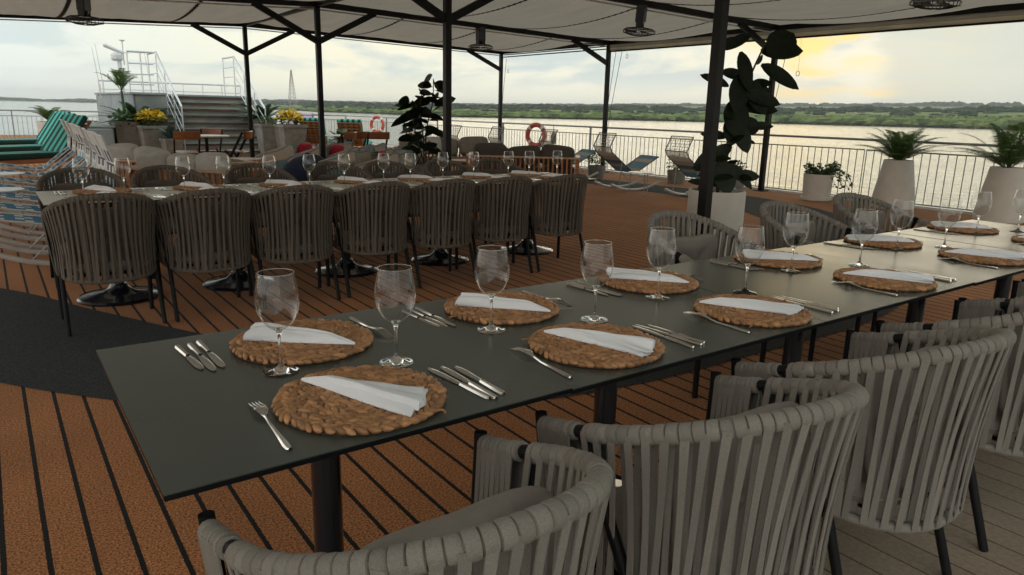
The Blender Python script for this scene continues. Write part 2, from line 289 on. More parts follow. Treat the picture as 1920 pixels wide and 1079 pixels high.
# ------------------------------------------------------------------ mesh builder
class MB:
    def __init__(s): s.v = []; s.f = []; s.n = 0
    def add(s, vs, fs):
        vs = np.asarray(vs, float).reshape(-1, 3)
        s.v.append(vs); s.f.extend([tuple(i + s.n for i in f) for f in fs]); s.n += len(vs); return s
    def box(s, c, d, rz=0, rx=0, ry=0, bev=0.0):
        x, y, z = (k / 2 for k in d)
        if bev > 0:
            b = min(bev, x * .9, y * .9, z * .9); pts = []
            for sx in (-1, 1):
                for sy in (-1, 1):
                    for sz in (-1, 1):
                        pts += [(sx * x, sy * (y - b), sz * (z - b)), (sx * (x - b), sy * y, sz * (z - b)), (sx * (x - b), sy * (y - b), sz * z)]
            P = np.array(pts)
            def ix(a, b_, c_, k): return ((a * 2 + b_) * 2 + c_) * 3 + k
            F = []
            for a in (0, 1):
                F.append([ix(a, 0, 0, 0), ix(a, 1, 0, 0), ix(a, 1, 1, 0), ix(a, 0, 1, 0)][::(1 if a else -1)])
                F.append([ix(0, a, 0, 1), ix(1, a, 0, 1), ix(1, a, 1, 1), ix(0, a, 1, 1)][::(-1 if a else 1)])
                F.append([ix(0, 0, a, 2), ix(1, 0, a, 2), ix(1, 1, a, 2), ix(0, 1, a, 2)][::(1 if a else -1)])
            for a in (0, 1):
                for b_ in (0, 1):
                    F.append([ix(a, b_, 0, 0), ix(a, b_, 1, 0), ix(a, b_, 1, 1), ix(a, b_, 0, 1)])
                    F.append([ix(a, 0, b_, 0), ix(a, 1, b_, 0), ix(a, 1, b_, 2), ix(a, 0, b_, 2)])
                    F.append([ix(0, a, b_, 1), ix(1, a, b_, 1), ix(1, a, b_, 2), ix(0, a, b_, 2)])
                    for c_ in (0, 1): F.append([ix(a, b_, c_, 0), ix(a, b_, c_, 1), ix(a, b_, c_, 2)])
        else:
            P = np.array([(sx * x, sy * y, sz * z) for sx in (-1, 1) for sy in (-1, 1) for sz in (-1, 1)])
            F = [(0, 1, 3, 2), (4, 6, 7, 5), (0, 4, 5, 1), (2, 3, 7, 6), (0, 2, 6, 4), (1, 5, 7, 3)]
        P = rot(P, rx, ry, rz) + np.array(c)
        return s.add(P, F)
    def tube(s, pts, r, seg=8, cap=True, closed=False):
        pts = [np.array(p, float) for p in pts]; n = len(pts)
        rr = [r] * n if np.isscalar(r) else list(r)
        T = []
        for i in range(n):
            if closed: t = pts[(i + 1) % n] - pts[i - 1]
            else: t = pts[min(i + 1, n - 1)] - pts[max(i - 1, 0)]
            T.append(t / (np.linalg.norm(t) + 1e-12))
        up = np.array((0, 0, 1.0)) if abs(T[0][2]) < .9 else np.array((1.0, 0, 0))
        a = np.cross(T[0], up); a /= np.linalg.norm(a); V = []
        for i in range(n):
            a = a - T[i] * (a @ T[i]); a /= (np.linalg.norm(a) + 1e-12); b = np.cross(T[i], a)
            for k in range(seg):
                th = 2 * PI * k / seg; V.append(pts[i] + rr[i] * (a * math.cos(th) + b * math.sin(th)))
        F = []
        for i in range(n if closed else n - 1):
            j = (i + 1) % n
            for k in range(seg): F.append((i * seg + k, i * seg + (k + 1) % seg, j * seg + (k + 1) % seg, j * seg + k))
        if cap and not closed: F.append(tuple(range(seg))[::-1]); F.append(tuple((n - 1) * seg + k for k in range(seg)))
        return s.add(V, F)
    def lathe(s, prof, c=(0, 0, 0), seg=24, close=False):
        V = []; n = len(prof)
        for r, z in prof:
            for k in range(seg): V.append((c[0] + r * math.cos(2 * PI * k / seg), c[1] + r * math.sin(2 * PI * k / seg), c[2] + z))
        F = []
        for i in range(n - 1 + (1 if close else 0)):
            j = (i + 1) % n
            for k in range(seg): F.append((i * seg + k, i * seg + (k + 1) % seg, j * seg + (k + 1) % seg, j * seg + k))
        return s.add(V, F)
    def disc(s, c, r, seg=24):
        V = [(c[0] + r * math.cos(2 * PI * k / seg), c[1] + r * math.sin(2 * PI * k / seg), c[2]) for k in range(seg)]
        return s.add(V, [tuple(range(seg))])
    def prism(s, pts, z0, z1):
        n = len(pts); V = [(x, y, z0) for x, y in pts] + [(x, y, z1) for x, y in pts]
        F = [tuple(range(n))[::-1], tuple(range(n, 2 * n))] + [(i, (i + 1) % n, n + (i + 1) % n, n + i) for i in range(n)]
        return s.add(V, F)
    def grid(s, G, closed_u=False):
        nu, nv = G.shape[:2]; F = []
        for i in range(nu if closed_u else nu - 1):
            for j in range(nv - 1):
                a = i * nv + j; b = ((i + 1) % nu) * nv + j; F.append((a, b, b + 1, a + 1))
        return s.add(G.reshape(-1, 3), F)
    def ribbon(s, pts, side, wd, th):
        """flat strap along pts; side: width direction per point; th: thickness"""
        pts = np.array(pts, float); side = np.array(side, float)
        if side.ndim == 1: side = np.tile(side, (len(pts), 1))
        V = []
        for i in range(len(pts)):
            t = pts[min(i + 1, len(pts) - 1)] - pts[max(i - 1, 0)]; t /= np.linalg.norm(t) + 1e-12
            sd = side[i] - t * (side[i] @ t); sd /= np.linalg.norm(sd) + 1e-12; nr = np.cross(t, sd)
            w_ = wd if np.isscalar(wd) else wd[i]
            V += [pts[i] - sd * w_ / 2 - nr * th / 2, pts[i] + sd * w_ / 2 - nr * th / 2, pts[i] + sd * w_ / 2 + nr * th / 2, pts[i] - sd * w_ / 2 + nr * th / 2]
        F = []
        for i in range(len(pts) - 1):
            for k in range(4): F.append((i * 4 + k, i * 4 + (k + 1) % 4, i * 4 + 4 + (k + 1) % 4, i * 4 + 4 + k))
        F += [(0, 3, 2, 1), tuple(len(pts) * 4 - 4 + k for k in range(4))]
        return s.add(V, F)
    def mesh(s, name, m, smooth=True, angle=35):
        me = bpy.data.meshes.new(name); V = np.concatenate(s.v) if s.v else np.zeros((0, 3))
        me.from_pydata(V.tolist(), [], s.f); me.materials.append(MATS[m] if isinstance(m, str) else m)
        if smooth:
            me.polygons.foreach_set('use_smooth', [True] * len(me.polygons))
            try: me.set_sharp_from_angle(angle=math.radians(angle))
            except Exception: pass
        me.update(); return me
    def obj(s, name, m, parent=None, loc=None, smooth=True, angle=35):
        o = bpy.data.objects.new(name, s.mesh(name, m, smooth, angle)); COL.objects.link(o)
        if parent: o.parent = parent
        if loc is not None: o.location = loc
        return o
def rot(P, rx=0, ry=0, rz=0):
    P = np.asarray(P, float)
    if rx: c, s_ = math.cos(rx), math.sin(rx); P = P @ np.array([[1, 0, 0], [0, c, s_], [0, -s_, c]])
    if ry: c, s_ = math.cos(ry), math.sin(ry); P = P @ np.array([[c, 0, -s_], [0, 1, 0], [s_, 0, c]])
    if rz: c, s_ = math.cos(rz), math.sin(rz); P = P @ np.array([[c, s_, 0], [-s_, c, 0], [0, 0, 1]])
    return P
def tag(o, label=None, cat=None, group=None, kind=None):
    if label: o['label'] = label
    if cat: o['category'] = cat
    if group: o['group'] = group
    if kind: o['kind'] = kind
    return o
def thing(name, label, cat, loc=(0, 0, 0), rz=0, group=None):
    o = bpy.data.objects.new(name, None); COL.objects.link(o); o.location = loc; o.rotation_euler = (0, 0, rz); o.empty_display_size = .1
    return tag(o, label, cat, group)
KIDS = {}
def copy_tree(o, parent=None):
    c = o.copy(); COL.objects.link(c); c.parent = parent
    for ch in [x for x in list(COL.objects) if x.parent == o] if o.name not in KIDS else KIDS[o.name]: copy_tree(ch, c)
    return c
def cache_kids():
    KIDS.clear()
    for x in COL.objects:
        KIDS.setdefault(x.name, [])
        if x.parent: KIDS.setdefault(x.parent.name, []).append(x)
def place(proto, used, loc, rz, label, group=None, name=None):
    if not used[0]: o = proto; used[0] = True
    else: o = copy_tree(proto)
    o.location = loc; o.rotation_euler = (0, 0, rz); tag(o, label, None, group); return o
ORD = ['first', 'second', 'third', 'fourth', 'fifth', 'sixth', 'seventh', 'eighth', 'ninth', 'tenth', 'eleventh', 'twelfth', 'thirteenth', 'fourteenth']
def smoothpath(pts, n=8):
    """Catmull-Rom through pts"""
    P = [np.array(p, float) for p in pts]; P = [2 * P[0] - P[1]] + P + [2 * P[-1] - P[-2]]; out = []
    for i in range(1, len(P) - 2):
        for k in range(n):
            t = k / n; a, b, c, d = P[i - 1:i + 3]
            out.append(0.5 * ((2 * b) + (-a + c) * t + (2 * a - 5 * b + 4 * c - d) * t * t + (-a + 3 * b - 3 * c + d) * t ** 3))
    out.append(P[-2]); return out
#@@SETTING
# ------------------------------------------------------------------ setting: floor, water, banks
def structure(mb, name, m, smooth=False): return tag(mb.obj(name, m, smooth=smooth), kind='structure')
FX0, FX1, FY0, FY1 = -9.0, 12.55, -6.0, 36.0
b = MB(); b.add([(FX0, 1.62, 0), (FX1, 1.62, 0), (FX1, FY1, 0), (FX0, FY1, 0)], [(0, 1, 2, 3)]); structure(b, 'deck_floor', 'carpet_orange')
b = MB(); b.add([(FX0, FY0, 0), (FX1, FY0, 0), (FX1, 1.62, 0), (FX0, 1.62, 0)], [(0, 1, 2, 3)]); structure(b, 'wood_deck', 'wood_taupe')
# hull edge under the deck so the deck has thickness
b = MB(); b.box(((FX0 + FX1) / 2, (FY0 + FY1) / 2, -0.33), (FX1 - FX0 + .3, FY1 - FY0 + .3, 0.6)); structure(b, 'deck_slab', 'white_plastic')
b = MB(); b.box(((FX0 + FX1) / 2, (FY0 + FY1) / 2, -3.3), (FX1 - FX0 - .6, FY1 - FY0 - .6, 5.2)); structure(b, 'hull', 'white_plastic')
def band(center, width, name, z=0.004):
    C = smoothpath(center, 10); W = smoothpath([(w_, 0, 0) for w_ in width], 10); G = []
    for i, c in enumerate(C):
        t = C[min(i + 1, len(C) - 1)] - C[max(i - 1, 0)]; t /= np.linalg.norm(t); n = np.array((-t[1], t[0], 0)); hw = W[i][0] / 2
        G.append([c - n * hw, c + n * hw])
    G = np.array(G); G[:, :, 2] = z
    b = MB(); b.grid(G); structure(b, name, 'carpet_charcoal')
band([(-3.2, 7.9, 0), (-1.8, 7.4, 0), (-.65, 6.3, 0), (.0, 5.15, 0), (.62, 4.15, 0), (1.35, 3.35, 0), (2.4, 2.93, 0), (3.6, 2.88, 0), (5.2, 3.0, 0), (7.0, 3.7, 0), (8.7, 5.0, 0), (9.95, 6.7, 0), (10.45, 8.5, 0), (10.35, 10.6, 0), (10.1, 13, 0), (10.1, 18, 0), (10.1, 30, 0)],
     [1.3, 1.3, 1.25, 1.15, 1.0, .85, .8, .85, 1.0, 1.2, 1.3, 1.4, 1.3, 1.0, 1.0, 1.0, 1.0], 'carpet_path')
b = MB(); b.add([(-9000, -4000, -5.6), (9000, -4000, -5.6), (9000, 14000, -5.6), (-9000, 14000, -5.6)], [(0, 1, 2, 3)]); structure(b, 'river_water', 'river_water')
# far bank: per azimuth (deg from +Y towards +X): shore distance, then profile
HD = 1.39
def polar(a, d): return np.array((math.sin(a) * d, math.cos(a) * d))
SH_A = np.array([12.0, 17.4, 19.6, 21.2, 31.6, 37.4, 54.1, 70.0, 84.0])
SH_D = np.array([1900, 1500, 1329, 1099, 780, 828, 935, 955, 960])
# angular height above eye level (tangent) of: reed tops, meadow far edge, tree line, far wood
AN = np.array([12, 17.4, 21.2, 31.6, 37.4, 54.1, 70.0, 84.0])
REED = np.array([-1.5, -1.5, -1.0, -1.0, .5, 4.0, 10.0, 12]) / 1385
MEAD = np.array([1.5, 1.5, 3, 3, 4, 9.5, 16, 18]) / 1385
TREE = np.array([9, 9, 10.5, 11.5, 14, 19, 26.5, 29]) / 1385
WOOD = np.array([11, 11.5, 12, 13, 15.5, 24.5, 33, 36]) / 1385
def prof(a, T): return np.interp(math.degrees(a), AN, T)
def bank():
    A = np.radians(np.linspace(11, 86, 260)); rows = []
    ph = RNG.uniform(0, 6, 8)
    for a in A:
        d0 = float(np.interp(math.degrees(a), SH_A, SH_D)) * (1 + .006 * math.sin(40 * a + ph[0]) + .004 * math.sin(97 * a + ph[1]))
        d1, d2, d3 = d0 * 1.03, d0 * 1.5, d0 * 2.3
        zr = HD + prof(a, REED) * d1 - 3.0
        zs = [(-6.2, d0 * .995), (-5.3, d0), (max(-4.0, min(zr, -3.0)), d0 * 1.008), (max(zr, -4.2), d1), (HD + prof(a, MEAD) * d2, d2), (HD + prof(a, MEAD) * d3 * 1.1, d3), (HD + prof(a, WOOD) * 4000 * .8, 4000), (HD + prof(a, WOOD) * .5 * 5200, 5200)]
        rows.append([(*polar(a, d), z) for z, d in zs])
    b = MB(); b.grid(np.array(rows)); structure(b, 'river_bank', 'bank_grass', True)
bank()
def crowns(name, mname, spec, res=6):
    """many irregular crowns in one mesh: spec = list of (x,y,z,rx,rz)"""
    b = MB(); base = []
    nu, nv = res + 3, res
    for i in range(nu):
        for j in range(nv):
            th = 2 * PI * i / nu; ph = PI * (j + .5) / nv - PI / 2; base.append((math.cos(th) * math.cos(ph), math.sin(th) * math.cos(ph), math.sin(ph)))
    base = np.array(base).reshape(nu, nv, 3)
    for (x, y, z, rx, rz) in spec:
        G = base * (1 + RNG.uniform(-.28, .28, (nu, nv, 1))); G = G * np.array((rx, rx, rz)) + np.array((x, y, z)); b.grid(G, True)
    return tag(b.obj(name, mname, smooth=False), kind='stuff')
def scatter(n, a0, a1, dfun, hfun, wid, zbase):
    sp = []
    for _ in range(n):
        a = math.radians(RNG.uniform(a0, a1)); d = dfun(a) * RNG.uniform(.97, 1.06); top = HD + hfun(a) * d; zb = zbase(a, d); h = max(3.0, (top - zb)) * RNG.uniform(.45, 1.0); r = wid * RNG.uniform(.6, 1.3)
        x, y = polar(a, d); sp.append((x, y, zb + h * .5, r, h * .55))
    return sp
sd_ = lambda a: float(np.interp(math.degrees(a), SH_A, SH_D))
# reeds in the shallows
crowns('reed_bed', 'reeds', scatter(2600, 12, 84, lambda a: sd_(a) * 1.01, lambda a: prof(a, REED) * .97, 9, lambda a, d: -5.2), 4)
# scattered bushes and tree line on the meadow
def treetop(a): return prof(a, TREE) * (0.80 + .22 * (.5 + .5 * math.sin(31 * a) * math.sin(77 * a + 1)))
crowns('meadow_bushes', 'trees_far', scatter(260, 12, 84, lambda a: sd_(a) * RNG.uniform(1.15, 1.5), lambda a: prof(a, MEAD) * 1.0 + 2.0 / 1385, 8, lambda a, d: HD + prof(a, MEAD) * d * .75 - 4), 5)
crowns('tree_line', 'trees_far', scatter(1500, 12, 84, lambda a: sd_(a) * 1.55, treetop, 11, lambda a, d: HD + prof(a, MEAD) * d - 3), 6)
crowns('far_wood', 'trees_far', scatter(1500, 12, 86, lambda a: 3600, lambda a: prof(a, WOOD) * (0.95 + .03 * math.sin(23 * a) * math.sin(61 * a)), 30, lambda a, d: HD + prof(a, WOOD) * d * .55), 5)
# far shore to the left
b = MB(); rows = []
for i in range(140):
    a = math.radians(-28 + 50 * i / 139); d = 4300 + 250 * math.sin(i * .2)
    rows.append([(*polar(a, d), -6.0), (*polar(a, d * 1.01), -3.0), (*polar(a, d * 1.8), 2.0)])
b.grid(np.array(rows)); structure(b, 'far_shore', 'bank_grass', True)
crowns('far_shore_trees', 'trees_far', scatter(700, -27, 21, lambda a: 4400, lambda a: (3.6 + 1.5 * math.sin(19 * a) * math.sin(47 * a + 2)) / 1385, 30, lambda a, d: -3.0), 5)
# distant hills to the left and behind
b = MB(); rows = []
for i in range(200):
    a = math.radians(-25 + 75 * i / 199); d = 8600; h = 6 + 10 * math.sin(i * .09 + 1) + 14 * math.sin(i * .31) + 6 * math.sin(i * .83)
    rows.append([(*polar(a, d), -5.0), (*polar(a, d + 200), HD + h), (*polar(a, d + 900), -5)])
b.grid(np.array(rows)); structure(b, 'distant_hills', 'trees_far', True)
# air
hz_ = bpy.data.materials.new('haze'); hz_.use_nodes = True; t_ = hz_.node_tree; t_.nodes.remove(t_.nodes['Principled BSDF'])
pv = N('ShaderNodeVolumePrincipled', t_); pv.inputs['Color'].default_value = (0.93, 0.96, 1.0, 1); pv.inputs['Density'].default_value = 0.00011; pv.inputs['Anisotropy'].default_value = 0.2
t_.links.new(pv.outputs[0], t_.nodes['Material Output'].inputs['Volume']); MATS['haze'] = hz_
HAZE = True
if HAZE:
    b = MB(); b.box((0, 3500, 50), (12000, 12000, 113)); tag(b.obj('haze', 'haze', smooth=False), kind='stuff')
#@@CANOPY
# ------------------------------------------------------------------ canopy
def roofz(x):  # underside of beams
    return 3.10 - (x - 5.05) * 0.0227 if x > 5.05 else 3.10 - (5.05 - x) * 0.045
XR, XE, XL = 5.05, 12.1, -3.0
ROWS = [-0.4, 4.1, 8.5, 13.0, 17.4]
can = thing('deck_canopy', 'dark steel canopy with sagging beige fabric panels roofing the dining deck', 'canopy', (XR, 8.5, 0))
def cpart(mb, name, m, smooth=False):
    for v in mb.v: v -= np.array((XR, 8.5, 0))
    return mb.obj(name, m, can, smooth=smooth)
PW = 0.088
for yy in ROWS:
    for xx in (XR, XE):
        b = MB(); b.box((xx, yy, (roofz(xx) + .0) / 2), (PW, PW, roofz(xx)), bev=.004); po = cpart(b, 'post', 'post_metal')
        b = MB(); b.box((xx, yy, .008), (.2, .2, .016)); 
        for v in b.v: v -= np.array((XR, 8.5, 0))
        b.obj('foot_plate', 'post_metal', po, smooth=False)
    b = MB(); b.box(((XL + XR) / 2, yy, (roofz(XL) + roofz(XR)) / 2 + .05), (XR - XL, .07, .10), ry=-math.atan(.045)); cpart(b, 'beam', 'post_metal')
    b = MB(); b.box(((XE + XR) / 2 + .02, yy, (roofz(XE) + roofz(XR)) / 2 + .05), (XE - XR + .12, .07, .10), ry=math.atan(.0227)); cpart(b, 'beam', 'post_metal')
    # knee braces
    for xx, sg in ((XR, 1), (XR, -1), (XE, -1)):
        ln = 1.12
        p0 = np.array((xx + sg * .03, yy, 2.53)); p1 = np.array((xx + sg * ln, yy, roofz(xx + sg * ln) + .02))
        d = p1 - p0; L_ = np.linalg.norm(d); b = MB(); b.box((p0 + p1) / 2, (L_, .055, .10), ry=-math.atan2(d[2], d[0])); cpart(b, 'brace', 'post_metal')
    # white fabric track below the beam
    for (xa, xb) in ((XL, XR - .05), (XR + .05, XE - .05)):
        b = MB(); b.tube([(xa, yy + .05, roofz(xa) - .03), (xb, yy + .05, roofz(xb) - .03)], .014, 6); cpart(b, 'track', 'track_white')
for k in range(len(ROWS) - 1):
    for xx in (XR, XE):
        b = MB(); b.box((xx, (ROWS[k] + ROWS[k + 1]) / 2, roofz(xx) + .048), (.07, ROWS[k + 1] - ROWS[k] - .08, .09)); cpart(b, 'beam', 'post_metal')
def sagz(x, y, y0, y1, pan):
    u = (y - y0) / (y1 - y0); q = 4 * u * (1 - u)
    ed = min(1, abs(XE - x) / .7, .25 + abs(XR - x) / .7); ed = ed * ed * (3 - 2 * ed)
    return roofz(x) + .098 - 0.20 * q * ed * (1 - .10 * abs(math.sin(PI * pan)))
SE = [XL] + [XR + 1.86 * k for k in (-4, -3, -2, -1)] + [XR] + [XR + 1.86 * k for k in (1, 2, 3)] + [XE]
SE = sorted(set([round(s, 3) for s in SE if s >= XL]))
for k in range(len(ROWS) - 1):
    y0, y1 = ROWS[k] + .04, ROWS[k + 1] - .04
    for i in range(len(SE) - 1):
        xa, xb = SE[i], SE[i + 1]
        if xb - xa < .1: continue
        G = []
        for a in range(13):
            x = xa + (xb - xa) * a / 12; row = []
            for c in range(25):
                y = y0 + (y1 - y0) * c / 24; row.append((x, y, sagz(x, y, y0, y1, a / 12) + .004 * math.sin(9 * x + 3 * y) * math.sin(PI * c / 24) + .003 * math.sin(23 * x + y)))
            G.append(row)
        b = MB(); b.grid(np.array(G)); cpart(b, 'fabric_panel', 'canopy_fabric', True)
    for x in SE[1:-1]:
        if abs(x - XR) < .02: continue
        pts = []
        for c in range(61):
            y = y0 + (y1 - y0) * c / 60; pts.append((x + .012 * (1 if c % 2 else -1), y, sagz(x, y, y0, y1, 0) - .012))
        b = MB(); b.ribbon(pts, (1, 0, .15), .060, .008); cpart(b, 'seam_lacing', 'lace')
# outer edge cords, blinds
for k in (0, 1, 2):
    ya, yb = ROWS[k] + .08, ROWS[k + 1] - .08; ym = (ya + yb) / 2
    rb = thing('roller_blind', ['rolled beige blind behind the camera end of the river side', 'rolled up beige blind across the right end of the river opening', 'rolled up beige blind hanging between two river side posts behind the tall rubber plant'][k], 'blind', (XE + .02, ym, 2.9), 0, 'roller blinds')
    L_ = yb - ya
    b = MB(); G = []
    for i in range(41):
        y = -L_ / 2 + L_ * i / 40; w_ = .006 * math.sin(i * 1.9) + .004 * math.sin(i * .7)
        G.append([(-.05 + w_ * .3, y, .06), (-.055 + w_ * .4, y, .03), (-.06 + w_ * .7, y, .005), (-.06 + w_, y, -.03)])
    b.grid(np.array(G)); b.obj('valance', 'blind', rb)
    b = MB(); b.tube([(-.02, -L_ / 2, -.05), (-.02, L_ / 2, -.05)], .038, 14); b.obj('rolled_fabric', 'blind_backlit', rb)
    b = MB(); b.box((-.02, 0, -.105), (.05, L_, .028)); b.obj('bottom_bar', 'black_metal', rb, smooth=False)
rb = thing('roller_blind', 'thin black bar of a blind rolled away under the farthest canopy edge', 'blind', (XE + .02, 15.2, 2.86), 0, 'roller blinds')
b = MB(); b.box((0, 0, 0), (.03, 4.2, .025)); b.obj('bottom_bar', 'black_metal', rb, smooth=False)
b = MB(); b.tube([(0.01, -2.1, .06), (0.01, 2.1, .06)], .014, 8); b.obj('rolled_fabric', 'blind', rb)
# pull cords at the posts
used = [False]
def make_cord(y, lean, lab):
    c = thing('pull_cord', lab, 'cord', (XE - .03, y, 2.8), 0, 'blind cords')
    b = MB(); b.tube([(0, 0, 0), (-.01, lean * .5, -1.0), (0.02, lean, -1.93)], .006, 6); b.obj('line', 'wire_dark', c)
    b = MB(); b.box((0.02, lean, -1.93), (.05, .03, .09), bev=.01); b.obj('cleat', 'black_metal', c)
make_cord(17.1, .25, 'slack blind cord beside the farthest river side post')
make_cord(12.72, .28, 'left one of two blind cords beside the river side post with the knee brace')
make_cord(12.52, .40, 'right one of two blind cords beside the river side post with the knee brace')
make_cord(8.2, .30, 'blind cord beside the post behind the tall rubber plant')
for i, (y, ln, lab) in enumerate([(16.98, .32, 'small looped hook hanging by the farthest river side post'), (12.33, .13, 'small looped hook hanging left of the middle blind'), (7.95, .62, 'ring on a wire hanging right of the tall rubber plant')]):
    hk = thing('hanging_hook', lab, 'hook', (XE - .05, y, 2.79), 0, 'hooks under the canopy edge')
    b = MB(); b.tube([(0, 0, 0), (0, 0, -ln + .06)], .003, 5); b.obj('wire', 'rail_steel', hk)
    b = MB(); b.tube([(0, .035 * math.sin(2 * PI * t / 12), -ln + .045 * math.cos(2 * PI * t / 12)) for t in range(12)], .006, 6, closed=True); b.obj('ring', 'rail_steel', hk)
# fans
def make_fan():
    f = thing('ceiling_fan', 'fan', 'fan', (0, 0, 0))
    b = MB(); b.box((0, 0, -.12), (.19, .13, .26), bev=.015); b.box((-.085, 0, -.26), (.025, .08, .12)); b.box((.085, 0, -.26), (.025, .08, .12)); b.obj('bracket', 'fan_black', f, smooth=False)
    b = MB(); b.lathe([(0, -.14), (.045, -.15), (.06, -.20), (.06, -.28), (.035, -.33), (0, -.335)], seg=16); b.obj('motor', 'fan_black', f)
    b = MB()
    for z, r in ((-.335, .20), (-.36, .245), (-.41, .245), (-.44, .13)):
        b.tube([(r * math.cos(2 * PI * t / 32), r * math.sin(2 * PI * t / 32), z) for t in range(32)], .005, 5, closed=True)
    for k in range(28):
        a = 2 * PI * k / 28; b.tube([(r * math.cos(a), r * math.sin(a), z) for r, z in ((.05, -.315), (.2, -.335), (.25, -.365), (.25, -.405), (.13, -.44), (.04, -.45))], .004, 4)
    b.obj('cage', 'fan_wire', f)
    for k in range(3):
        b = MB(); G = []
        for i in range(6):
            r = .04 + .18 * i / 5; G.append([(r, -.035 - .03 * i / 5, -.37), (r, .02 + .03 * i / 5, -.40)])
        b.add(rot(np.array(G).reshape(-1, 3), 0, 0, 2 * PI * k / 3), [(2 * i, 2 * i + 1, 2 * i + 3, 2 * i + 2) for i in range(5)]); b.obj('blade', 'fan_black', f)
    return f
fan0 = make_fan(); cache_kids(); used = [False]
for x, y, lab, rz in [(8.5, 12.98, 'black caged fan under the beam between the two middle posts', .2), (8.55, 8.48, 'black caged fan hanging left of the nearest post, under the nearer beam', .5), (1.44, 12.98, 'black caged fan at the upper left, over the stairs side', .9), (8.62, 4.08, 'black caged fan cut by the top right edge of the photo', .1)]:
    o = place(fan0, used, (x, y, roofz(x) + .01), rz, lab, 'fans under the canopy beams')
    o.rotation_euler = (0.1, -.12, rz)
#@@RAIL
# ------------------------------------------------------------------ railings
def railing(name, label, p0, p1, posts, n_panels):
    p0 = np.array(p0, float); p1 = np.array(p1, float); d = p1 - p0; L_ = np.linalg.norm(d); u = d / L_; ang = math.atan2(u[1], u[0])
    r = thing(name, label, 'railing', tuple(p0), ang)
    b = MB(); b.tube([(0, 0, 1.055), (L_, 0, 1.055)], .022, 10); b.obj('top_rail', 'rail_paint', r)
    for x in posts:
        b = MB(); b.box((x, 0, .53), (.035, .045, 1.02)); b.obj('post', 'rail_paint', r, smooth=False)
    pl_ = L_ / n_panels
    for k in range(n_panels):
        b = MB(); xa, xb = k * pl_ + .02, (k + 1) * pl_ - .02
        b.box(((xa + xb) / 2, 0, .885), (xb - xa, .022, .022)); b.box(((xa + xb) / 2, 0, .06), (xb - xa, .022, .022))
        nb = int((xb - xa) / .128)
        for i in range(nb + 1):
            x = xa + (xb - xa) * i / nb; b.tube([(x, 0, .06), (x, 0, .885)], .0075, 6, cap=False)
        b.obj('baluster_panel', 'rail_paint', r)
    b = MB(); b.box((L_ / 2, .0, .02), (L_, .14, .04)); b.obj('kerb', 'white_plastic', r, smooth=False)
railing('deck_railing', 'long steel railing with thin balusters along the river side of the deck', (12.28, -3, 0), (12.28, 35.5, 0), [1.5 + 1.9 * 2 * i for i in range(10)], 12)
railing('deck_railing', 'steel railing across the bow behind the green striped loungers', (-9, 28.6, 0), (12.2, 28.6, 0), [2 + 2.6 * i for i in range(8)], 8)
for o in COL.objects:
    if o.name.startswith('deck_railing'): o['group'] = 'railings round the deck'
#@@DINING
# ------------------------------------------------------------------ dining chairs
CW, CD, CS, ZA, ZB = .589, .550, .20, .664, .850
def arc(u, W, D, S, e=.925):
    """u 0..1 left tip -> back -> right tip; returns x,y,tangent"""
    Rr = W / 2; a = .2
    if u < a: return -Rr, -S * u / a
    if u > 1 - a: return Rr, -S * (1 - u) / a
    t = PI * (u - a) / (1 - 2 * a); c_ = math.cos(t); return -Rr * math.copysign(abs(c_) ** e, c_), -S - (D - S) * math.sin(t) ** e
def upr(u, off=0.0):
    x, y = arc(u, CW, CD, CS); q = min(1, max(0, -y / CD)); z = ZA + (ZB - ZA) * q ** 1.18
    if off:
        x1, y1 = arc(min(1, u + .01), CW, CD, CS); x0, y0 = arc(max(0, u - .01), CW, CD, CS); t = np.array((x1 - x0, y1 - y0)); t /= np.linalg.norm(t); x += t[1] * off; y -= t[0] * off
    return np.array((x, y, z))
def low(u, off=0.0):
    x, y = arc(u, .535, .505, CS, .86); z = .375 - .045 * min(1, -y / .5)
    if off:
        x1, y1 = arc(min(1, u + .01), .535, .505, CS, .86); x0, y0 = arc(max(0, u - .01), .535, .505, CS, .86); t = np.array((x1 - x0, y1 - y0)); t /= np.linalg.norm(t); x += t[1] * off; y -= t[0] * off
    return np.array((x, y, z))
def tang(u):
    a = upr(max(0, u - .01)); b_ = upr(min(1, u + .01)); t = b_ - a; return t / np.linalg.norm(t)
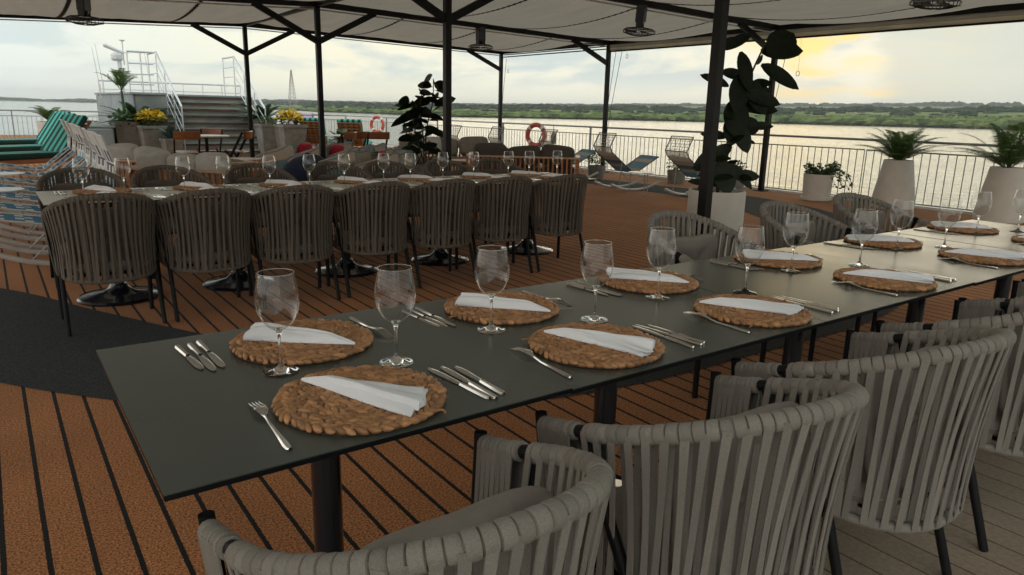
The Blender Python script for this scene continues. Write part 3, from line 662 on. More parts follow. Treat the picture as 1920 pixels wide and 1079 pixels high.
def make_chair(ropemat, cushmat='cushion'):
    rg = random.Random(3)
    c = thing('dining_chair', 'chair', 'chair')
    # wrapped rim (two arm wraps + back wrap)
    for u0, u1, nm in ((.012, .150, 'arm_wrap'), (.185, .815, 'back_wrap'), (.850, .988, 'arm_wrap')):
        ln = (u1 - u0) * 1.6; ns = max(5, int(ln / .023)); pts = []; rr = []
        for k in range(ns):
            base = .0205 + rg.uniform(-.0012, .0012)
            for f, q in ((0.0, .0), (.08, 1.0), (.5, 1.06), (.92, 1.0)):
                pts.append(upr(u0 + (u1 - u0) * (k + f) / ns)); rr.append(base * (.78 if q == 0 else q))
        pts.append(upr(u1)); rr.append(.016)
        b = MB(); b.tube(pts, rr, 12); b.obj(nm, ropemat, c, angle=50)
    # straps
    b = MB()
    us = [.022 + .018 * k for k in range(7)] + [.192 + (.808 - .192) * k / 28 for k in range(29)] + [.978 - .018 * k for k in range(7)]
    for i, u in enumerate(us):
        arm = u < .17 or u > .83
        for layer, off in ((0, .0185), (1, -.0185)):
            if arm: du = (0.004 if layer == 0 else -.004)
            else: du = rg.uniform(-.007, .007) + (.010 if layer else 0)
            P0 = upr(u, off); P1 = low(min(.99, max(.01, u + du)), off * .75 + .002)
            bulge = np.array((0, 0, 0)); pts = []
            for k in range(7):
                f = k / 6; p = P0 * (1 - f) + P1 * f; pin = math.sin(PI * f)
                n = np.array((P0[0] * .0 + tang(u)[1], -tang(u)[0], 0)); p = p + n * pin * (-.012 if layer == 0 else -.003) * (0 if arm else 1)
                pts.append(p)
            pts = [P0 + np.array((0, 0, .004))] + pts
            b.ribbon(pts, tang(u), [.0195, .019, .0165, .0145, .0135, .0145, .0165, .018], .0032)
    b.obj('rope_webbing', ropemat, c, angle=40)
    pts = [low(.01 + .98 * k / 60) for k in range(61)]; b = MB(); rr = [.0165 if k % 2 else .0145 for k in range(61)]; b.tube(pts, rr, 8); b.obj('lower_wrap', ropemat, c, angle=60)
    # frame
    for s in (-1, 1):
        b = MB(); b.tube([(s * .262, -.02, 0), (s * .268, -.015, .36), (s * .2925, 0, ZA + .004), (s * .294, .002, ZA + .026)], .0145, 12); b.obj('leg', 'black_metal', c)
        uu = .168; p = upr(uu if s < 0 else 1 - uu)
        b = MB(); b.tube([(s * .268, -.44, 0), (s * .262, -.33, .33), (s * .262, -.30, .42), (p[0], p[1] - .01, p[2] - .02), p], .0140, 12)
        pa = upr((.152 if s < 0 else .848)); pb = upr((.184 if s < 0 else .816)); b.tube([pa, pb], .0150, 12); b.obj('leg', 'black_metal', c)
    b = MB(); b.box((0, -.16, .358), (.50, .30, .020), bev=.008); b.box((0, -.36, .358), (.36, .12, .020), bev=.008)
    b.obj('seat_frame', 'black_metal', c, smooth=False)
    # cushion (superellipse puff)
    def puff(cx, cy, cz, w_, d_, h_, tilt=0, nu=36, pinch=.0):
        G = []
        for i in range(nu):
            th = 2 * PI * i / nu; ct, st = math.cos(th), math.sin(th); ex = .55
            X = np.sign(ct) * abs(ct) ** ex * w_ / 2; Y = np.sign(st) * abs(st) ** ex * d_ / 2; row = []
            for s_, z in ((0, -1), (.55, -1), (.9, -.85), (.985, -.45), (1.0, -.02), (1.0, .02), (.975, .45), (.88, .82), (.55, 1.0), (0.0, 1.05)):
                corner = (abs(ct) * abs(st)) * 2 * pinch; row.append((X * s_ * (1 + corner * .12), Y * s_ * (1 + corner * .12), z * h_ / 2 * (1 - corner * .6)))
            G.append(row)
        G = np.array(G); P = rot(G.reshape(-1, 3), tilt, 0, 0) + np.array((cx, cy, cz)); return P.reshape(G.shape)
    b = MB(); b.grid(puff(0, -.225, .405, .485, .47, .075), True); cu = b.obj('seat_cushion', 'cushion', c, angle=80)
    b = MB(); b.tube([(.242 * np.sign(math.cos(t)) * abs(math.cos(t)) ** .55, -.225 + .235 * np.sign(math.sin(t)) * abs(math.sin(t)) ** .55, .407) for t in np.linspace(0, 2 * PI, 48, endpoint=False) + .03], .0045, 5, closed=True); b.obj('piping', 'cushion', cu)
    b = MB(); b.grid(puff(0, -.375, .590, .42, .34, .075, tilt=PI / 2 - .18, pinch=.9), True); b.obj('back_pillow', cushmat, c, angle=80)
    return c
chA = make_chair('rope_grey'); cache_kids(); used = [False]
near = [(.530, 1.229, .027, 'nearest grey rope chair, cut by the bottom edge of the photo'), (1.297, 1.223, -.084, 'second nearest grey rope chair, showing most of its woven back'),
        (2.028, 1.228, -.042, 'third nearest grey rope chair, one pillow corner peeking over its rim'), (2.82, 1.215, -.02, 'fourth rope chair on the camera side, partly cut by the right edge'),
        (3.46, 1.225, .03, 'fifth rope chair on the camera side, only its arm showing'), (4.12, 1.225, 0, 'sixth rope chair on the camera side, far along the dark table')]
for x, y, rz, lab in near: place(chA, used, (x, y, 0), rz, lab, 'rope chairs on the camera side of the dark table')
for x, y, rz, lab in [(3.03, 2.18, PI - .02, 'rope chair with tan pillow across the dark table, left of the big white planter'), (4.06, 2.20, PI + .04, 'rope chair across the dark table, in front of the big white planter'), (4.98, 2.28, PI - .1, 'rope chair across the dark table, right of the big white planter')]:
    place(chA, used, (x, y, 0), rz, lab, 'rope chairs on the river side of the dark table')
chB = make_chair('rope_dark', 'cushion_dark'); used = [False]
cache_kids()
for i, x in enumerate([.54, 1.13, 1.745, 2.35, 2.945, 3.56, 4.17]):
    place(chB, used, (x, 5.37 + .008 * math.sin(i * 3), 0), .05 * math.sin(i * 2.1) - .04 * (i > 3), f'{ORD[i]} dark rope chair from the left, back to the camera at the long far table', 'rope chairs on the near side of the far table')
for i, x in enumerate([.58, 1.24, 1.96, 2.70, 3.29, 3.98, 4.58]):
    place(chB, used, (x, 6.30, 0), PI + .05 * math.sin(i * 1.7), f'{ORD[i]} dark rope chair from the left, facing the camera beyond the long far table', 'rope chairs on the far side of the far table')
# ------------------------------------------------------------------ tables
def make_table(w_, d_, top='laminate'):
    t = thing('dining_table', 'table', 'table')
    b = MB(); b.box((0, 0, .7485), (w_, d_, .003)); tt = b.obj('tabletop', top, t, smooth=False)
    b = MB(); b.box((0, 0, .7415), (w_ - .001, d_ - .001, .011)); b.obj('core', 'black_metal', tt, smooth=False)
    b = MB(); b.box((0, 0, .731), (w_ * .55, .06, .010)); b.box((0, 0, .7295), (.06, d_ * .7, .009)); b.obj('bracket', 'black_metal', t, smooth=False)
    b = MB(); b.tube([(0, 0, .03), (0, 0, .73)], .0385, 20); b.obj('column', 'base_enamel', t)
    b = MB(); b.lathe([(0, .0), (.272, .0), (.275, .012), (.262, .024), (.255, .020), (.18, .034), (.10, .052), (.065, .085), (.055, .11), (0, .11)], seg=40); b.obj('base', 'base_enamel', t)
    return t
ex = [.17, 1.07, 2.16, 3.255, 4.30, 5.40]
for i in range(5):
    t = make_table(ex[i + 1] - ex[i] - .003, .885); t.location = ((ex[i] + ex[i + 1]) / 2, 1.66, (0, -.0035, -.003, -.006, -.005)[i]); t.rotation_euler = (0, 0, (0, .003, 0, 0.004, 0)[i])
    t.name = 'dining_table'; tag(t, ['nearest dark laminate table module, its corner pointing at the camera', 'second dark laminate table module from the near end', 'third dark laminate table module, middle of the near row', 'fourth dark laminate table module, beginning past the pale seam', 'fifth dark laminate table module at the right edge'][i], 'table', 'dark tables joined in the near row')
ex2 = [.25, 1.08, 1.96, 2.90, 3.84, 4.95]
for i in range(5):
    t = make_table(ex2[i + 1] - ex2[i] - .003, .83, 'laminate_sky_sheen'); t.location = ((ex2[i] + ex2[i + 1]) / 2, 5.80, 0)
    tag(t, f'{ORD[i]} sky sheen coloured table module from the left in the far row', 'table', 'tables joined in the far row')
# ------------------------------------------------------------------ tableware prototypes
def proto_mat(seed):
    rg = np.random.default_rng(seed); b = MB(); nu, nv = 8, 5
    base = np.array([[(math.cos(2 * PI * i / nu) * math.cos(PI * (j + .5) / nv - PI / 2), math.sin(2 * PI * i / nu) * math.cos(PI * (j + .5) / nv - PI / 2), math.sin(PI * (j + .5) / nv - PI / 2)) for j in range(nv)] for i in range(nu)])
    for k in range(13):
        r = .009 + .0143 * k; n = max(4, int(2 * PI * r / .0215)); sg = 1 if k % 2 else -1
        for i in range(n):
            th = 2 * PI * (i + .5 * (k % 2) + rg.uniform(-.18, .18)) / n
            L_, W_, H_ = .0200 * rg.uniform(.85, 1.15), .0080 * rg.uniform(.85, 1.2), .0080 * rg.uniform(.8, 1.2)
            if k == 0: L_ *= .6
            P = rot(base.reshape(-1, 3) * np.array((W_, L_, H_)), rg.uniform(-.14, .14), rg.uniform(-.3, .3), sg * .52 + rg.uniform(-.15, .15))
            P = P + np.array((r + rg.uniform(-.001, .001), 0, .0085 + rg.uniform(-.0008, .0015))); P = rot(P, 0, 0, th); b.add(P, [(a * nv + c, ((a + 1) % nu) * nv + c, ((a + 1) % nu) * nv + c + 1, a * nv + c + 1) for a in range(nu) for c in range(nv - 1)] + [tuple(a * nv for a in range(nu))[::-1], tuple(a * nv + nv - 1 for a in range(nu))])
    nb0 = len(b.f); b.lathe([(0, .0075), (.180, .0075), (.187, .005), (.187, .001), (0, .001)], seg=48); nb1 = len(b.f)
    # a loose end of the braid
    a = rg.uniform(0, 6); b.tube(smoothpath([(.185 * math.cos(a), .185 * math.sin(a), .008), (.20 * math.cos(a + .06), .20 * math.sin(a + .06), .010), (.212 * math.cos(a + .03), .212 * math.sin(a + .03), .006)], 4), .0028, 6)
    me = b.mesh('placemat', 'hyacinth', True, 60); me.materials.append(MATS['braid_shadow'])
    for f in me.polygons:
        if nb0 <= f.index < nb1: f.material_index = 1
    return me
MAT_ME = [proto_mat(s) for s in (1, 2, 3)]
def proto_napkin(seed):
    """tip at +x end? local: tip at (-.155,0), broad end at (+.155,0)"""
    rg = np.random.default_rng(seed); b = MB(); nu, nv = 30, 25; ph = rg.uniform(0, 6, 6)
    for layer, (w0, zz, sh, e0) in enumerate(((1.0, 0, 0, 0), (.80, .003, .014 * np.sign(math.sin(ph[5]) + .2), -.010), (.50, .006, -.016, .006))):
        T = np.zeros((nu, nv, 3))
        for i in range(nu):
            u = i / (nu - 1)
            for j in range(nv):
                v = -1 + 2 * j / (nv - 1)
                w_ = (.003 + .074 * u ** .95) * w0; rag = -.022 * v * math.cos(ph[1]) - .016 * v * v + .004 * math.sin(6 * v + ph[2]) + e0
                x = -.155 + (.325 + rag * u * u) * u; y = v * w_ + sh * u + .006 * u * math.sin(4 * u + ph[0])
                body = (.020 - .010 * u) * (1 - .75 * u ** 9) * min(1, .12 + u * 4) * (1 - abs(v) ** 2.4) ** .8
                ridge = .011 * u * math.exp(-((v - .35 * math.sin(ph[3])) / .28) ** 2) + .006 * u ** 3 * math.sin(4.5 * v + ph[4]) * (1 - v ** 4) + .0012 * math.sin(14 * u + 5 * v + ph[5]) * (1 - v ** 4)
                T[i, j] = (x, y, .0015 + zz * min(1, u * 3 + .2) + body + max(-.004, ridge))
        b.grid(T); Bm = T.copy(); Bm[:, :, 2] = .0005 + zz * .9; Bm = Bm[:, ::-1]; b.grid(Bm)
        e = np.stack([T[-1], np.concatenate([T[-1, :, :2], Bm[-1, ::-1, 2:]], 1)], 0); b.grid(e)
    return b
NAP_ME = [proto_napkin(s).mesh('napkin', 'linen', True, 70) for s in (3, 5, 8, 13, 21)]
def proto_glass():
    bowl = [(0.004, .1085), (.013, .1100), (.024, .1165), (.036, .1290), (.0465, .149), (.0518, .169), (.0528, .186), (.0512, .206), (.0472, .228), (.0438, .246), (.0428, .2515)]
    bs = smoothpath([(r, z, 0) for r, z in bowl], 3); b = MB(); b.lathe([(p[0], p[1]) for p in bs], seg=48)
    stem = [(0.0, .0), (.042, .0), (.0438, .0012), (.043, .0026), (.032, .0046), (.016, .0082), (.0072, .015), (.0044, .026), (.0037, .050), (.0039, .080), (.0050, .096), (.0085, .1055), (.0140, .1102), (.006, .1120), (0, .1122)]
    c = MB(); c.lathe(stem, seg=36)
    r = MB(); r.tube([(.0428 * math.cos(2 * PI * k / 40), .0428 * math.sin(2 * PI * k / 40), .2516) for k in range(40)], .0008, 6, closed=True)
    return b.mesh('bowl', 'thin_glass', True, 180), c.mesh('stem', 'wine_glass', True, 60), r.mesh('lip', 'wine_glass', True, 180)
GLASS_ME = proto_glass()
def put_glass(loc, rz, label, group):
    t = thing('wine_glass', label, 'wine glass', loc, rz, group)
    for me, nm in zip(GLASS_ME, ('bowl', 'stem', 'lip')): o = bpy.data.objects.new(nm, me); COL.objects.link(o); o.parent = t
def outline_strip(b, prof_, z_fn, th):
    """prof_: list (y, halfwidth); z_fn(y)"""
    G = []
    for y, hw in prof_: G.append([(-hw, y, z_fn(y)), (-hw * .6, y, z_fn(y) + th), (hw * .6, y, z_fn(y) + th), (hw, y, z_fn(y)), (-hw, y, z_fn(y))])
    b.grid(np.array(G))
def proto_knife(s=1.0):
    b = MB(); P = [(-.125, .003), (-.122, .0075), (-.11, .0085), (-.06, .0075), (-.015, .0062)]
    outline_strip(b, [(y * s, h) for y, h in P], lambda y: .0012, .0052)
    P = [(-.015, .0055), (-.005, .0075), (.02, .0095), (.07, .0105), (.10, .0095), (.117, .006), (.123, .0015)]
    outline_strip(b, [(y * s, h) for y, h in P], lambda y: .0022, .0016); return b
def proto_fork():
    b = MB()
    zf = lambda y: .0015 + (.012 * max(0, min(1, (y - .01) / .05)) if y < .06 else .012 - .011 * ((y - .06) / .07) ** 1.0 if y < .13 else .001)
    P = [(-.130, .003), (-.127, .0070), (-.11, .0085), (-.06, .0055), (-.0, .0030), (.03, .0032), (.045, .0075), (.058, .0125), (.068, .0132), (.074, .0132)]
    outline_strip(b, P, zf, .0035)
    for k in range(4):
        x = -.0112 + .00747 * k; b.ribbon([(x, .073, zf(.073) + .0015), (x * .97, .095, zf(.095) + .0005), (x * .95, .115, zf(.115)), (x * .95, .132, zf(.13) + .0005)], (1, 0, 0), [.0042, .0038, .0034, .0015], .0022)
    return b
KN_ME = [proto_knife(1.0).mesh('table_knife', 'steel', True, 40), proto_knife(.88).mesh('table_knife', 'steel', True, 40)]
FK_ME = proto_fork().mesh('table_fork', 'steel', True, 40)
def put(me, name, loc, rz, label, cat, group, tilt=0):
    o = bpy.data.objects.new(name, me); COL.objects.link(o); o.location = loc; o.rotation_euler = (tilt, 0, rz); tag(o, label, cat, group); return o
rg = random.Random(11)
TZ = .7505
def setting(k, mx_, my_, side, where, gx, gy, table, forks=1, jit=1.0):
    """side +1: diner on -y side (camera side); -1 diner on +y"""
    z0 = TZ - (0, .0035, .003, .006, .005, .005)[0 if mx_ < 1.07 or table else 1 if mx_ < 2.16 else 2 if mx_ < 3.25 else 3]
    a0 = 0 if side > 0 else PI
    def W(dx, dy): return (mx_ + dx * math.cos(a0) - dy * math.sin(a0), my_ + dx * math.sin(a0) + dy * math.cos(a0))
    put(MAT_ME[(k + (side > 0)) % 3], 'placemat', (mx_, my_, z0), rg.uniform(0, 6), f'{ORD[k]} round woven placemat {where}', 'placemat', f'placemats on the {table or "dark table"}')
    cx, cy = W(rg.uniform(-.008, .008) * jit, .008 + rg.uniform(-.012, .012) * jit)
    put(NAP_ME[(k + (side > 0) * 2) % 5], 'napkin', (cx, cy, z0 + .0155), a0 + math.atan2(-.30, .15) + .12 + rg.uniform(-.12, .12) * jit, f'white napkin on {ORD[k]} placemat {where}', 'napkin', f'napkins on the {table or "dark table"}')
    for q in range(forks):
        x, y = W(-.212 - .038 * q + rg.uniform(-.004, .004), -.025 + rg.uniform(-.01, .01)); put(FK_ME, 'table_fork', (x, y, z0), a0 + rg.uniform(-.05, .05), f'fork left of the {ORD[k]} placemat {where}' if forks == 1 else f'{["inner", "middle", "outer"][q]} fork at the {ORD[k]} placemat {where}', 'fork', f'forks on the {table or "dark table"}')
    for q in range(3):
        x, y = W(.235 + .026 * q + rg.uniform(-.003, .003), -.03 + rg.uniform(-.01, .01) - .012 * (q == 2)); put(KN_ME[1 if q == 2 else 0], 'table_knife', (x, y, z0), a0 + rg.uniform(-.06, .06) + .05, f'{["inner", "middle", "outer"][q]} knife at the {ORD[k]} placemat {where}', 'knife', f'knives on the {table or "dark table"}')
    put_glass((gx, gy, z0), rg.uniform(0, 6), f'wine glass by {ORD[k]} placemat {where}', f'wine glasses on the {table or "dark table"}')
wn_, wf_ = 'from near end, camera side of dark table', 'from near end, river side of dark table'
for k, (mx_, my_, gx, gy) in enumerate([(.618, 1.415, .797, 1.598), (1.336, 1.425, 1.517, 1.632), (2.04, 1.42, 2.25, 1.603), (2.93, 1.43, 3.147, 1.655), (3.89, 1.44, 4.044, 1.688), (4.75, 1.43, 5.067, 1.714)]): setting(k, mx_, my_, 1, wn_, gx, gy, '')
for k, (mx_, my_, gx, gy) in enumerate([(.651, 1.875, .527, 1.689), (1.332, 1.885, 1.173, 1.714), (2.05, 1.905, 1.907, 1.724), (2.9, 1.91, 2.752, 1.741), (3.874, 1.93, 3.742, 1.786), (4.833, 1.93, 4.699, 1.799)]): setting(k, mx_, my_, -1, wf_, gx, gy, '')
g2n = [(.78, 5.98), (1.47, 5.96), (2.17, 6.0), (2.85, 6.0), (3.46, 6.0), (4.2, 5.98), (4.80, 5.95)]
g2f = [(.52, 5.99), (1.19, 6.02), (1.82, 5.96), (2.47, 6.0), (3.08, 5.95), (3.79, 6.0), (4.46, 6.0)]
for k, x in enumerate([.68, 1.33, 1.98, 2.66, 3.30, 3.98, 4.58]): setting(k, x, 5.60, 1, 'from the left, near side of the far table', g2n[k][0], g2n[k][1] - .10, 'far table', 3, 1.6)
for k, x in enumerate([.65, 1.32, 1.97, 2.62, 3.25, 3.93, 4.52]): setting(k, x, 5.99, -1, 'from the left, far side of the far table', g2f[k][0], g2f[k][1] - .12, 'far table', 3, 1.6)
#@@PLANTS
# ------------------------------------------------------------------ plants and pots
def leaf(b, base, d, up, L_, W_, droop=.25, fold=.15, nseg=5):
    """oval leaf starting at base, heading d, with normal roughly up"""
    base = np.array(base, float); d = np.array(d, float); d /= np.linalg.norm(d); up = np.array(up, float); s_ = np.cross(d, up)
    if np.linalg.norm(s_) < 1e-3: s_ = np.cross(d, (1, 0, 0))
    s_ /= np.linalg.norm(s_); n = np.cross(s_, d); G = []
    for i in range(nseg + 1):
        t = i / nseg; w_ = W_ / 2 * (math.sin(PI * min(1, t * .97 + .02)) ** .62) * (1 - .15 * t); c = base + d * L_ * t - np.array((0, 0, 1)) * droop * L_ * t * t
        if i == nseg: w_ = W_ * .02
        G.append([c - s_ * w_ + n * fold * w_, c, c + s_ * w_ + n * fold * w_])
    b.grid(np.array(G))
def rand_dir(rg, zlo, zhi):
    a = rg.uniform(0, 2 * PI); z = rg.uniform(zlo, zhi); r = math.sqrt(max(0, 1 - z * z)); return np.array((r * math.cos(a), r * math.sin(a), z))
def pot(parent, prof_, m, soil_r, soil_z, seg=32, square=0):
    b = MB()
    if square:
        b.lathe([(r * 1.2, z) for r, z in prof_], seg=4)
        for v in b.v: v[:] = rot(v, 0, 0, PI / 4)
        b.obj('pot', m, parent, smooth=False)
    else: b.lathe(prof_, seg=seg); b.obj('pot', m, parent)
    b = MB(); b.disc((0, 0, soil_z), soil_r, 20); b.obj('soil', 'soil', parent)
def fronds(b, stems, o, n, L_, W_leaflet, leaflet_L, arch, rg, zmin=.3, zmax=.95, nl=18, V=.3):
    for k in range(n):
        a = 2 * PI * k / n + rg.uniform(-.3, .3); el = rg.uniform(zmin, zmax); d = np.array((math.cos(a) * math.cos(el * PI / 2), math.sin(a) * math.cos(el * PI / 2), math.sin(el * PI / 2))); ll = L_ * rg.uniform(.75, 1.1)
        pts = []
        for i in range(9):
            t = i / 8; h = d * ll * t; h = h + np.array((math.cos(a), math.sin(a), 0)) * ll * .25 * t * t - np.array((0, 0, 1)) * arch * ll * t ** 3.2; pts.append(np.array(o) + h)
        stems.tube(pts, [.006 * (1 - .75 * i / 8) for i in range(9)], 5)
        for i in range(nl):
            t = .18 + .80 * i / (nl - 1); f = t * 8; i0 = min(7, int(f)); p = pts[i0] * (1 - (f - i0)) + pts[i0 + 1] * (f - i0); tg = pts[i0 + 1] - pts[i0]; tg /= np.linalg.norm(tg); sd = np.cross(tg, (0, 0, 1)); sd /= (np.linalg.norm(sd) + 1e-9)
            ln = leaflet_L * math.sin(PI * min(1, .15 + t * .8)) ** .7 * rg.uniform(.85, 1.1)
            for s_ in (-1, 1):
                dd = tg * .5 + sd * s_ * .9 + np.array((0, 0, V)); dd /= np.linalg.norm(dd); q = np.cross(dd, np.cross(tg, sd)); q = q / (np.linalg.norm(q) + 1e-9) * W_leaflet / 2
                b.add([p - q * .4, p + dd * ln * .5 - q - np.array((0, 0, .02 * ln)), p + dd * ln - np.array((0, 0, .25 * ln)), p + dd * ln * .5 + q - np.array((0, 0, .02 * ln)), p + q * .4], [(0, 1, 2, 3, 4)])
def clump(b, c, rad, n, L_, W_, rg, zlo=-.2, zhi=1.0, flat=1.0):
    for _ in range(n):
        d = rand_dir(rg, zlo, zhi); p = np.array(c) + d * np.array((rad, rad, rad * flat)) * rg.uniform(.35, 1.0); leaf(b, p, d + rand_dir(rg, -.6, .6) * .8, rand_dir(rg, .3, 1), L_ * rg.uniform(.6, 1.2), W_ * rg.uniform(.7, 1.2), .2, .2, 3)
rgp = random.Random(21)
def rubber_plant(label, loc, stems_, pot_fn, group=None, hand=()):
    t = thing('rubber_plant', label, 'plant', loc, 0, group)
    pot_fn(t); fb = MB(); sb = MB()
    for (pts, nleaf, L_, W_) in stems_:
        P = smoothpath(pts, 8); sb.tube(P, [.014 * (1 - .5 * i / len(P)) for i in range(len(P))], 8)
        for i in range(nleaf):
            f = .16 + .84 * (i + rgp.uniform(-.3, .3)) / nleaf; p = P[min(len(P) - 1, max(0, int(f * (len(P) - 1))))]; a = i * 2.4 + rgp.uniform(-.5, .5); el = rgp.uniform(-.25, .65)
            d = np.array((math.cos(a) * math.cos(el), math.sin(a) * math.cos(el), math.sin(el))); q = p + d * .05; sb.tube([p, p + d * .03 + np.array((0, 0, .01)), q], .0035, 5)
            leaf(fb, q, d, np.array((rgp.uniform(-1.3, 1.3), rgp.uniform(-1.3, 1.3), .7)), L_ * rgp.uniform(.75, 1.15), W_ * rgp.uniform(.8, 1.1), rgp.uniform(.05, .45), .18, 7)
    for (p, d, up, L_, W_) in hand:
        leaf(fb, p, d, up, L_, W_, .1, .15, 8)
    sb.obj('stem', 'stem_brown', t); fb.obj('foliage', 'rubber_leaf', t, angle=180)
    return t
def big_pot(t): pot(t, [(0, 0), (.262, 0), (.268, .01), (.268, .69), (.262, .70), (.245, .70), (.243, .62)], 'white_pot', .25, .645)
CR = np.array((0.8116, -0.5838, 0.0)); 
def vdir(r, u, f): v = np.array(R_) * r + np.array(U_) * u + np.array(F_) * f; return v / np.linalg.norm(v)
TOW = -np.array(F_)
hand = []
# a few large leaves placed as in the photograph (positions are relative to the pot centre, in metres)
def HL(r, z, dr, dz, L_, W_, f=0.0, df=0.0, up=None):
    hand.append((CR * r + np.array((F_[0], F_[1], 0)) * f + np.array((0, 0, z)), vdir(dr, dz, df), TOW if up is None else up, L_, W_))
HL(.36, 1.94, .75, .75, .34, .30); HL(.30, 1.98, .85, .1, .40, .20, .05); HL(.18, 2.12, -.8, -.35, .28, .11); HL(.12, 2.06, -.9, .05, .22, .09)
HL(.10, 1.97, .25, -1, .34, .15); HL(.30, 1.86, .85, -.45, .40, .15); HL(.02, 1.66, -.85, .45, .30, .10); HL(.10, 1.62, .9, .12, .32, .14); HL(.12, 1.50, .85, -.05, .38, .16)
HL(.08, 1.55, .1, -1, .34, .26); HL(.24, 1.30, .9, .1, .24, .09); HL(.15, 1.27, .9, .35, .22, .20); HL(-.02, 1.10, -.8, -.55, .30, .12); HL(.0, .97, .3, -.95, .30, .24); HL(.1, .95, .7, -.7, .30, .11); HL(.14, .83, .95, .1, .26, .13); HL(-.06, .85, -.5, -.85, .28, .14)
HL(.14, 1.78, -.2, -1, .34, .22); HL(.18, 1.72, .5, -.8, .34, .20); HL(.16, 1.60, .95, -.2, .34, .15, -.05); HL(.1, 1.12, -.75, -.4, .30, .15); HL(.05, .92, -.85, -.2, .26, .13); HL(.12, 1.33, .4, -.9, .28, .18)
HL(.05, 1.20, -.9, .2, .26, .10); HL(.1, 1.40, -.1, -1, .26, .22)
rubber_plant('tall dark rubber plant in the big white planter beside the nearest post', (5.66, 4.46, 0),
    [([(0, 0, .64), (.06, -.03, 1.0), (.10, -.05, 1.4), (.20, -.12, 1.8), (.27, -.18, 2.05)], 9, .24, .12), ([(.05, .03, .64), (.03, .05, .95), (.12, -.04, 1.25)], 6, .20, .10), ([(-.05, 0, .64), (-.12, .02, .82), (-.13, .05, 1.05)], 6, .17, .09), ([(.04, -.05, .64), (.12, -.08, .78), (.2, -.1, .84)], 4, .15, .08)], big_pot, 'rubber plants', hand)
def mid_pot(t): pot(t, [(0, 0), (.2, 0), (.24, .42), (.25, .44), (.225, .44), (.22, .38)], 'clay_pot', .22, .39)
hand2 = []
rubber_plant('smaller dark rubber plant standing left of the middle post, life ring behind it', (6.22, 11.25, 0),
    [([(0, 0, .4), (-.02, 0, .9), (-.06, .03, 1.3), (-.02, .02, 1.80)], 22, .36, .20), ([(.04, 0, .4), (.05, .02, 1.0), (.14, -.05, 1.5), (.16, -.05, 1.90)], 22, .36, .21), ([(.02, 0, .4), (-.12, .05, .9), (-.18, .1, 1.3), (-.20, .1, 1.5)], 18, .32, .19)], mid_pot, 'rubber plants')
def palm(label, loc, potprof, soil_r, soil_z, n, L_, group, m='palm_leaf', arch=.35, potm='white_pot', name='potted_palm', nl=20, lw=.020, ll=.16, zmin=.35, zmax=.95, trunk=0, square=0, V=.3, cat='plant'):
    t = thing(name, label, cat, loc, rgp.uniform(0, 6) if not square else .1, group); pot(t, potprof, potm, soil_r, soil_z, 28, square)
    fb, sb = MB(), MB(); o = (0, 0, soil_z + trunk)
    if trunk: sb.tube([(0, 0, soil_z), (.02, 0, soil_z + trunk * .5), (0, 0, soil_z + trunk)], [.05, .04, .03], 8)
    fronds(fb, sb, o, n, L_, lw, ll, arch, rgp, zmin, zmax, nl, V); sb.obj('stem', m, t); fb.obj('foliage', m, t, smooth=False); return t
tall = [(0, 0), (.30, 0), (.32, .02), (.325, .10), (.27, .45), (.218, .76), (.213, .775), (.195, .775), (.195, .72)]
palm('feathery palm in a tall tapered white pot by the railing', (11.85, 5.83, 0), tall, .195, .73, 44, .70, 'potted palms by the river railing', arch=.26, nl=26, ll=.16, lw=.014, zmin=.35, zmax=1.02, V=.12)
palm('palm in a tapered white pot, cut by the right edge of the photo', (11.80, 4.26, 0), tall, .195, .73, 34, .85, 'potted palms by the river railing', arch=.24, nl=26, ll=.18, lw=.015, zmin=.35, zmax=1.02, V=.12)
t = thing('potted_shrub', 'trailing green shrub in a low white pot with saucer by the railing', 'plant', (11.75, 7.12, 0), 0, 'potted shrubs by the railing')
pot(t, [(0, .0), (.25, 0), (.26, .01), (.26, .05), (.23, .05), (.245, .40), (.247, .45), (.225, .45), (.22, .40)], 'white_pot', .22, .41)
fb, sb = MB(), MB()
for k in range(34):
    a = rgp.uniform(0, 2 * PI); L_ = rgp.uniform(.12, .34); tr = (1 if rgp.random() < .4 else 0); dx = CR * (.25 if tr else 0)
    P = [np.array((0, 0, .42)) + np.array((math.cos(a) * .08, math.sin(a) * .08, 0))]
    for i in range(1, 7): P.append(P[0] + (np.array((math.cos(a), math.sin(a), 0)) * L_ * .8 + dx * 1.3) * i / 6 + np.array((0, 0, L_ * .75 * math.sin(i / 6 * PI * .62) - (.30 if tr else .06) * (i / 6) ** 2.5)))
    sb.tube(P, .003, 4)
    for i in range(1, 7):
        for _ in range(4): leaf(fb, P[i] + rand_dir(rgp, -1, 1) * .02, rand_dir(rgp, -.5, .8), rand_dir(rgp, .2, 1), .055, .036, .2, .2, 3)
sb.obj('stem', 'stem_brown', t); fb.obj('foliage', 'bush_leaf', t, smooth=False)
def shrub(label, loc, r, h, m, potprof, potm, soil_z, group, n=260, L_=.07, W_=.035, cat='plant', name='potted_shrub', square=0, top=None):
    t = thing(name, label, cat, loc, 0.1, group); pot(t, potprof, potm, potprof[1][0] * .8, soil_z, 24, square); fb = MB(); sb = MB()
    for k in range(8): a = k * .8; sb.tube([(0, 0, soil_z), (math.cos(a) * r * .6, math.sin(a) * r * .6, soil_z + h * .7)], .004, 4)
    clump(fb, (0, 0, soil_z + h * .45), r, n, L_, W_, rgp, -.5, 1, h / r * .6); sb.obj('stem', 'stem_brown', t); fb.obj('foliage', m, t, smooth=False)
    if top: fb = MB(); clump(fb, (0, 0, soil_z + h * .60), r * 1.0, int(n * 2.8), L_ * .8, W_ * .9, rgp, .0, 1, h / r * .7); fb.obj('flowers', top, t, smooth=False)
    return t
